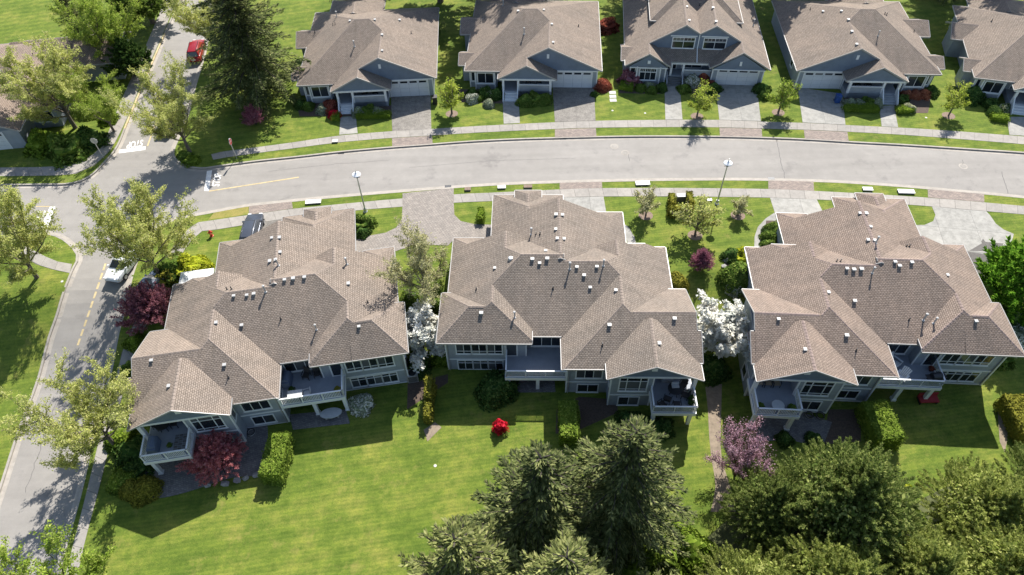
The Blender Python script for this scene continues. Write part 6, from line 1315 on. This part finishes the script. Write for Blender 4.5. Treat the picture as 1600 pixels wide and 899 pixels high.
# left duplex, middle deck
root = empty('rectangular_table', hp(2, 5.9, -14.9), .14, 'pale rectangular table by the rail of the left duplex middle deck', 'table'); a = MB(); a.box(-.6, .6, -.4, .4, .68, .73); a.build('table_top', M['tabletop'], root)
for sx in (-1, 1):
    for sy in (-1, 1): a = MB(); a.box(sx*.52-.03, sx*.52+.03, sy*.33-.03, sy*.33+.03, 0, .68); a.build('leg', M['metal'], root)
chair(hp(2, 6.8, -14.8), -1.3, 'pale chair beside the rectangular table on the left duplex middle deck', 'metal', 'tabletop')
bbq(hp(2, 5.15, -13.2), 1.6, 'covered barbecue against the left wall of the middle deck of the left duplex'); chair(hp(2, 7.6, -12.95), .3, 'dark chair left of the pair by the left duplex middle deck wall', group='dark chairs on the left duplex deck'); chair(hp(2, 6.7, -12.95), -.2, 'dark chair nearer the barbecue on the left duplex middle deck', group='dark chairs on the left duplex deck')
planter(hp(2, 5.5, -14.1), .2, .3, 'black round pot on the left duplex middle deck', 'lf_shrub'); planter(hp(2, 9.3, -14.8), .22, .35, 'ochre pot at the right of the left duplex middle deck', 'lf_yew', 'yellowcap')
# furniture under the left duplex middle deck
root = empty('oval_table', hp(2, 8.3, -15.6, -2.42), .14, 'pale oval table on the ground under the left duplex middle deck', 'table'); a = MB(); a.lathe((0, 0, .68), [(.85, 0), (.85, .05)], 20); o = a.build('table_top', M['tabletop'], root); o.scale = (1.1, .6, 1)
for sx in (-1, 1): a = MB(); a.box(sx*.5-.06, sx*.5+.06, -.2, .2, 0, .68); a.build('leg', M['metal'], root)
# middle duplex corner deck
table_round(hp(1, -4.2, -16.8), .62, 'dark round table on the middle duplex corner deck')
for u, v, rz, l in ((-4.9, -16.3, -.7, 'dark chair behind the round table on the middle duplex corner deck'), (-4.95, -17.2, -1.9, 'dark chair right of the round table on the middle duplex corner deck'), (-3.5, -17.6, 2.7, 'dark chair in front of the round table on the middle duplex corner deck'), (-3.0, -18.1, 2.2, 'dark chair at the left rail of the middle duplex corner deck'), (-4.2, -18.1, 3.1, 'dark chair at the front rail of the middle duplex corner deck')): chair(hp(1, u, v), rz, l, group='dark chairs on the middle duplex corner deck')
a = MB(); a.box(-.3, .3, -.2, .2, 0, .12); a.box(-.3, .3, .12, .2, .12, .35); o = a.build('cushion', M['tabletop']); o.location = hp(1, -4.2, -16.6, .9); tag(o, 'pale cushion lying on the dark round table', 'cushion')
root = empty('cushion_box', hp(1, -3.7, -15.6), -.04, 'pale low box at the back of the middle duplex corner deck', 'storage box'); a = MB(); a.box(-.45, .45, -.22, .22, 0, .4); a.build('body', M['metal'], root); a = MB(); a.box(-.47, .47, -.24, .24, .4, .46); a.build('lid', M['tabletop'], root)
for i, v in enumerate((-16.9, -17.4, -17.9)): planter(hp(1, -5.4, v), .2, .35, ('potted plant furthest back along the right rail of the middle duplex deck', 'potted plant halfway along the right rail of the middle duplex deck', 'potted plant at the front corner of the middle duplex deck rail')[i], ('fl_white', 'lf_shrub', 'lf_shrub')[i], group='pots along the deck rail')
# right duplex corner deck
table_round(hp(0, -3.9, -18.05), .5, 'pale round table at the front of the right duplex corner deck', 'tabletop', .55); planter(hp(0, -5.2, -18.0), .2, .3, 'leafy pot left of the pale round table'); planter(hp(0, -2.75, -18.1), .25, .3, 'leafy pot right of the pale round table')
for u, l in ((-5.0, 'tan-cushioned chair at the left back of the right duplex corner deck'), (-4.3, 'tan-cushioned chair second from the left on the right duplex corner deck'), (-3.6, 'tan-cushioned chair third from the left on the right duplex corner deck')): chair(hp(0, u, -15.85), 0, l, seat='tan', group='tan chairs at the back of the deck')
# right duplex middle deck
adirondack(hp(0, 6.6, -13.3), .6, 'white slatted armchair nearer the wall of the right duplex middle deck'); adirondack(hp(0, 6.7, -14.7), -.9, 'white slatted armchair by the glass rail of the right duplex middle deck')
bbq(hp(0, 9.3, -14.8), .1, 'black barbecue at the right end of the right duplex middle deck', False); planter(hp(0, 5.9, -12.9), .28, .4, 'dark pot by the wall of the right duplex middle deck', 'lf_shrub'); planter(hp(0, 9.5, -13.7), .18, .3, 'rust-leaved pot by the door of the right duplex middle deck', 'lf_rust')
root = empty('garden_bench', hp(0, 9.9, -15.1, -2.5), .0, 'red-cushioned bench under the right duplex middle deck', 'bench'); a = MB(); a.box(-.8, .8, -.3, .3, .3, .45); a.build('cushion', M['redfab'], root); a = MB(); a.box(-.8, .8, .3, .4, .3, .85); a.build('backrest', M['redfab'], root)
for s in (-1, 1): a = MB(); a.box(s*.7-.05, s*.7+.05, -.28, .38, 0, .3); a.build('leg', M['darkmetal'], root)
def coil(p, r, label):
    root = empty('hose_coil', p, 0, label, 'hose', 'coiled hoses by the wall')
    for j in range(3): a = MB(); a.tube([(r*math.cos(k*.4), r*math.sin(k*.4), .05+j*.07) for k in range(17)], .035, 6, cap=False); a.build('loop', M['black' if j != 1 else 'metal'], root)
coil(hp(0, -.3, -17.0, -2.5), .3, 'coiled hose nearer the deck post at the right duplex wall'); coil(hp(0, .6, -17.0, -2.5), .32, 'coiled hose nearer the wall corner of the right duplex')
coil(hp(2, 1.5, -15.9, -2.5), .3, 'coiled hose in the wall corner of the left duplex')
# porch chairs across the street
for k, (pose, m, nm) in enumerate((((-13.004, 77.996, .026), 1, 'first bungalow'), ((7.307, 78.906, -.074), 1, 'second bungalow'), ((39.475, 76.937, -.082), -1, 'orange-shrub bungalow'))):
    for j, u in enumerate((-4.2, -2.9)):
        uu = u*m; c, s = math.cos(pose[2]), math.sin(pose[2]); v = -5.3
        chair(Vector((pose[0]+c*uu-s*v, pose[1]+s*uu+c*v, .7)), pose[2], ('%s dark porch chair of the ' % (('left', 'right')[j] if m > 0 else ('right', 'left')[j]))+nm, group='porch chairs across the street')
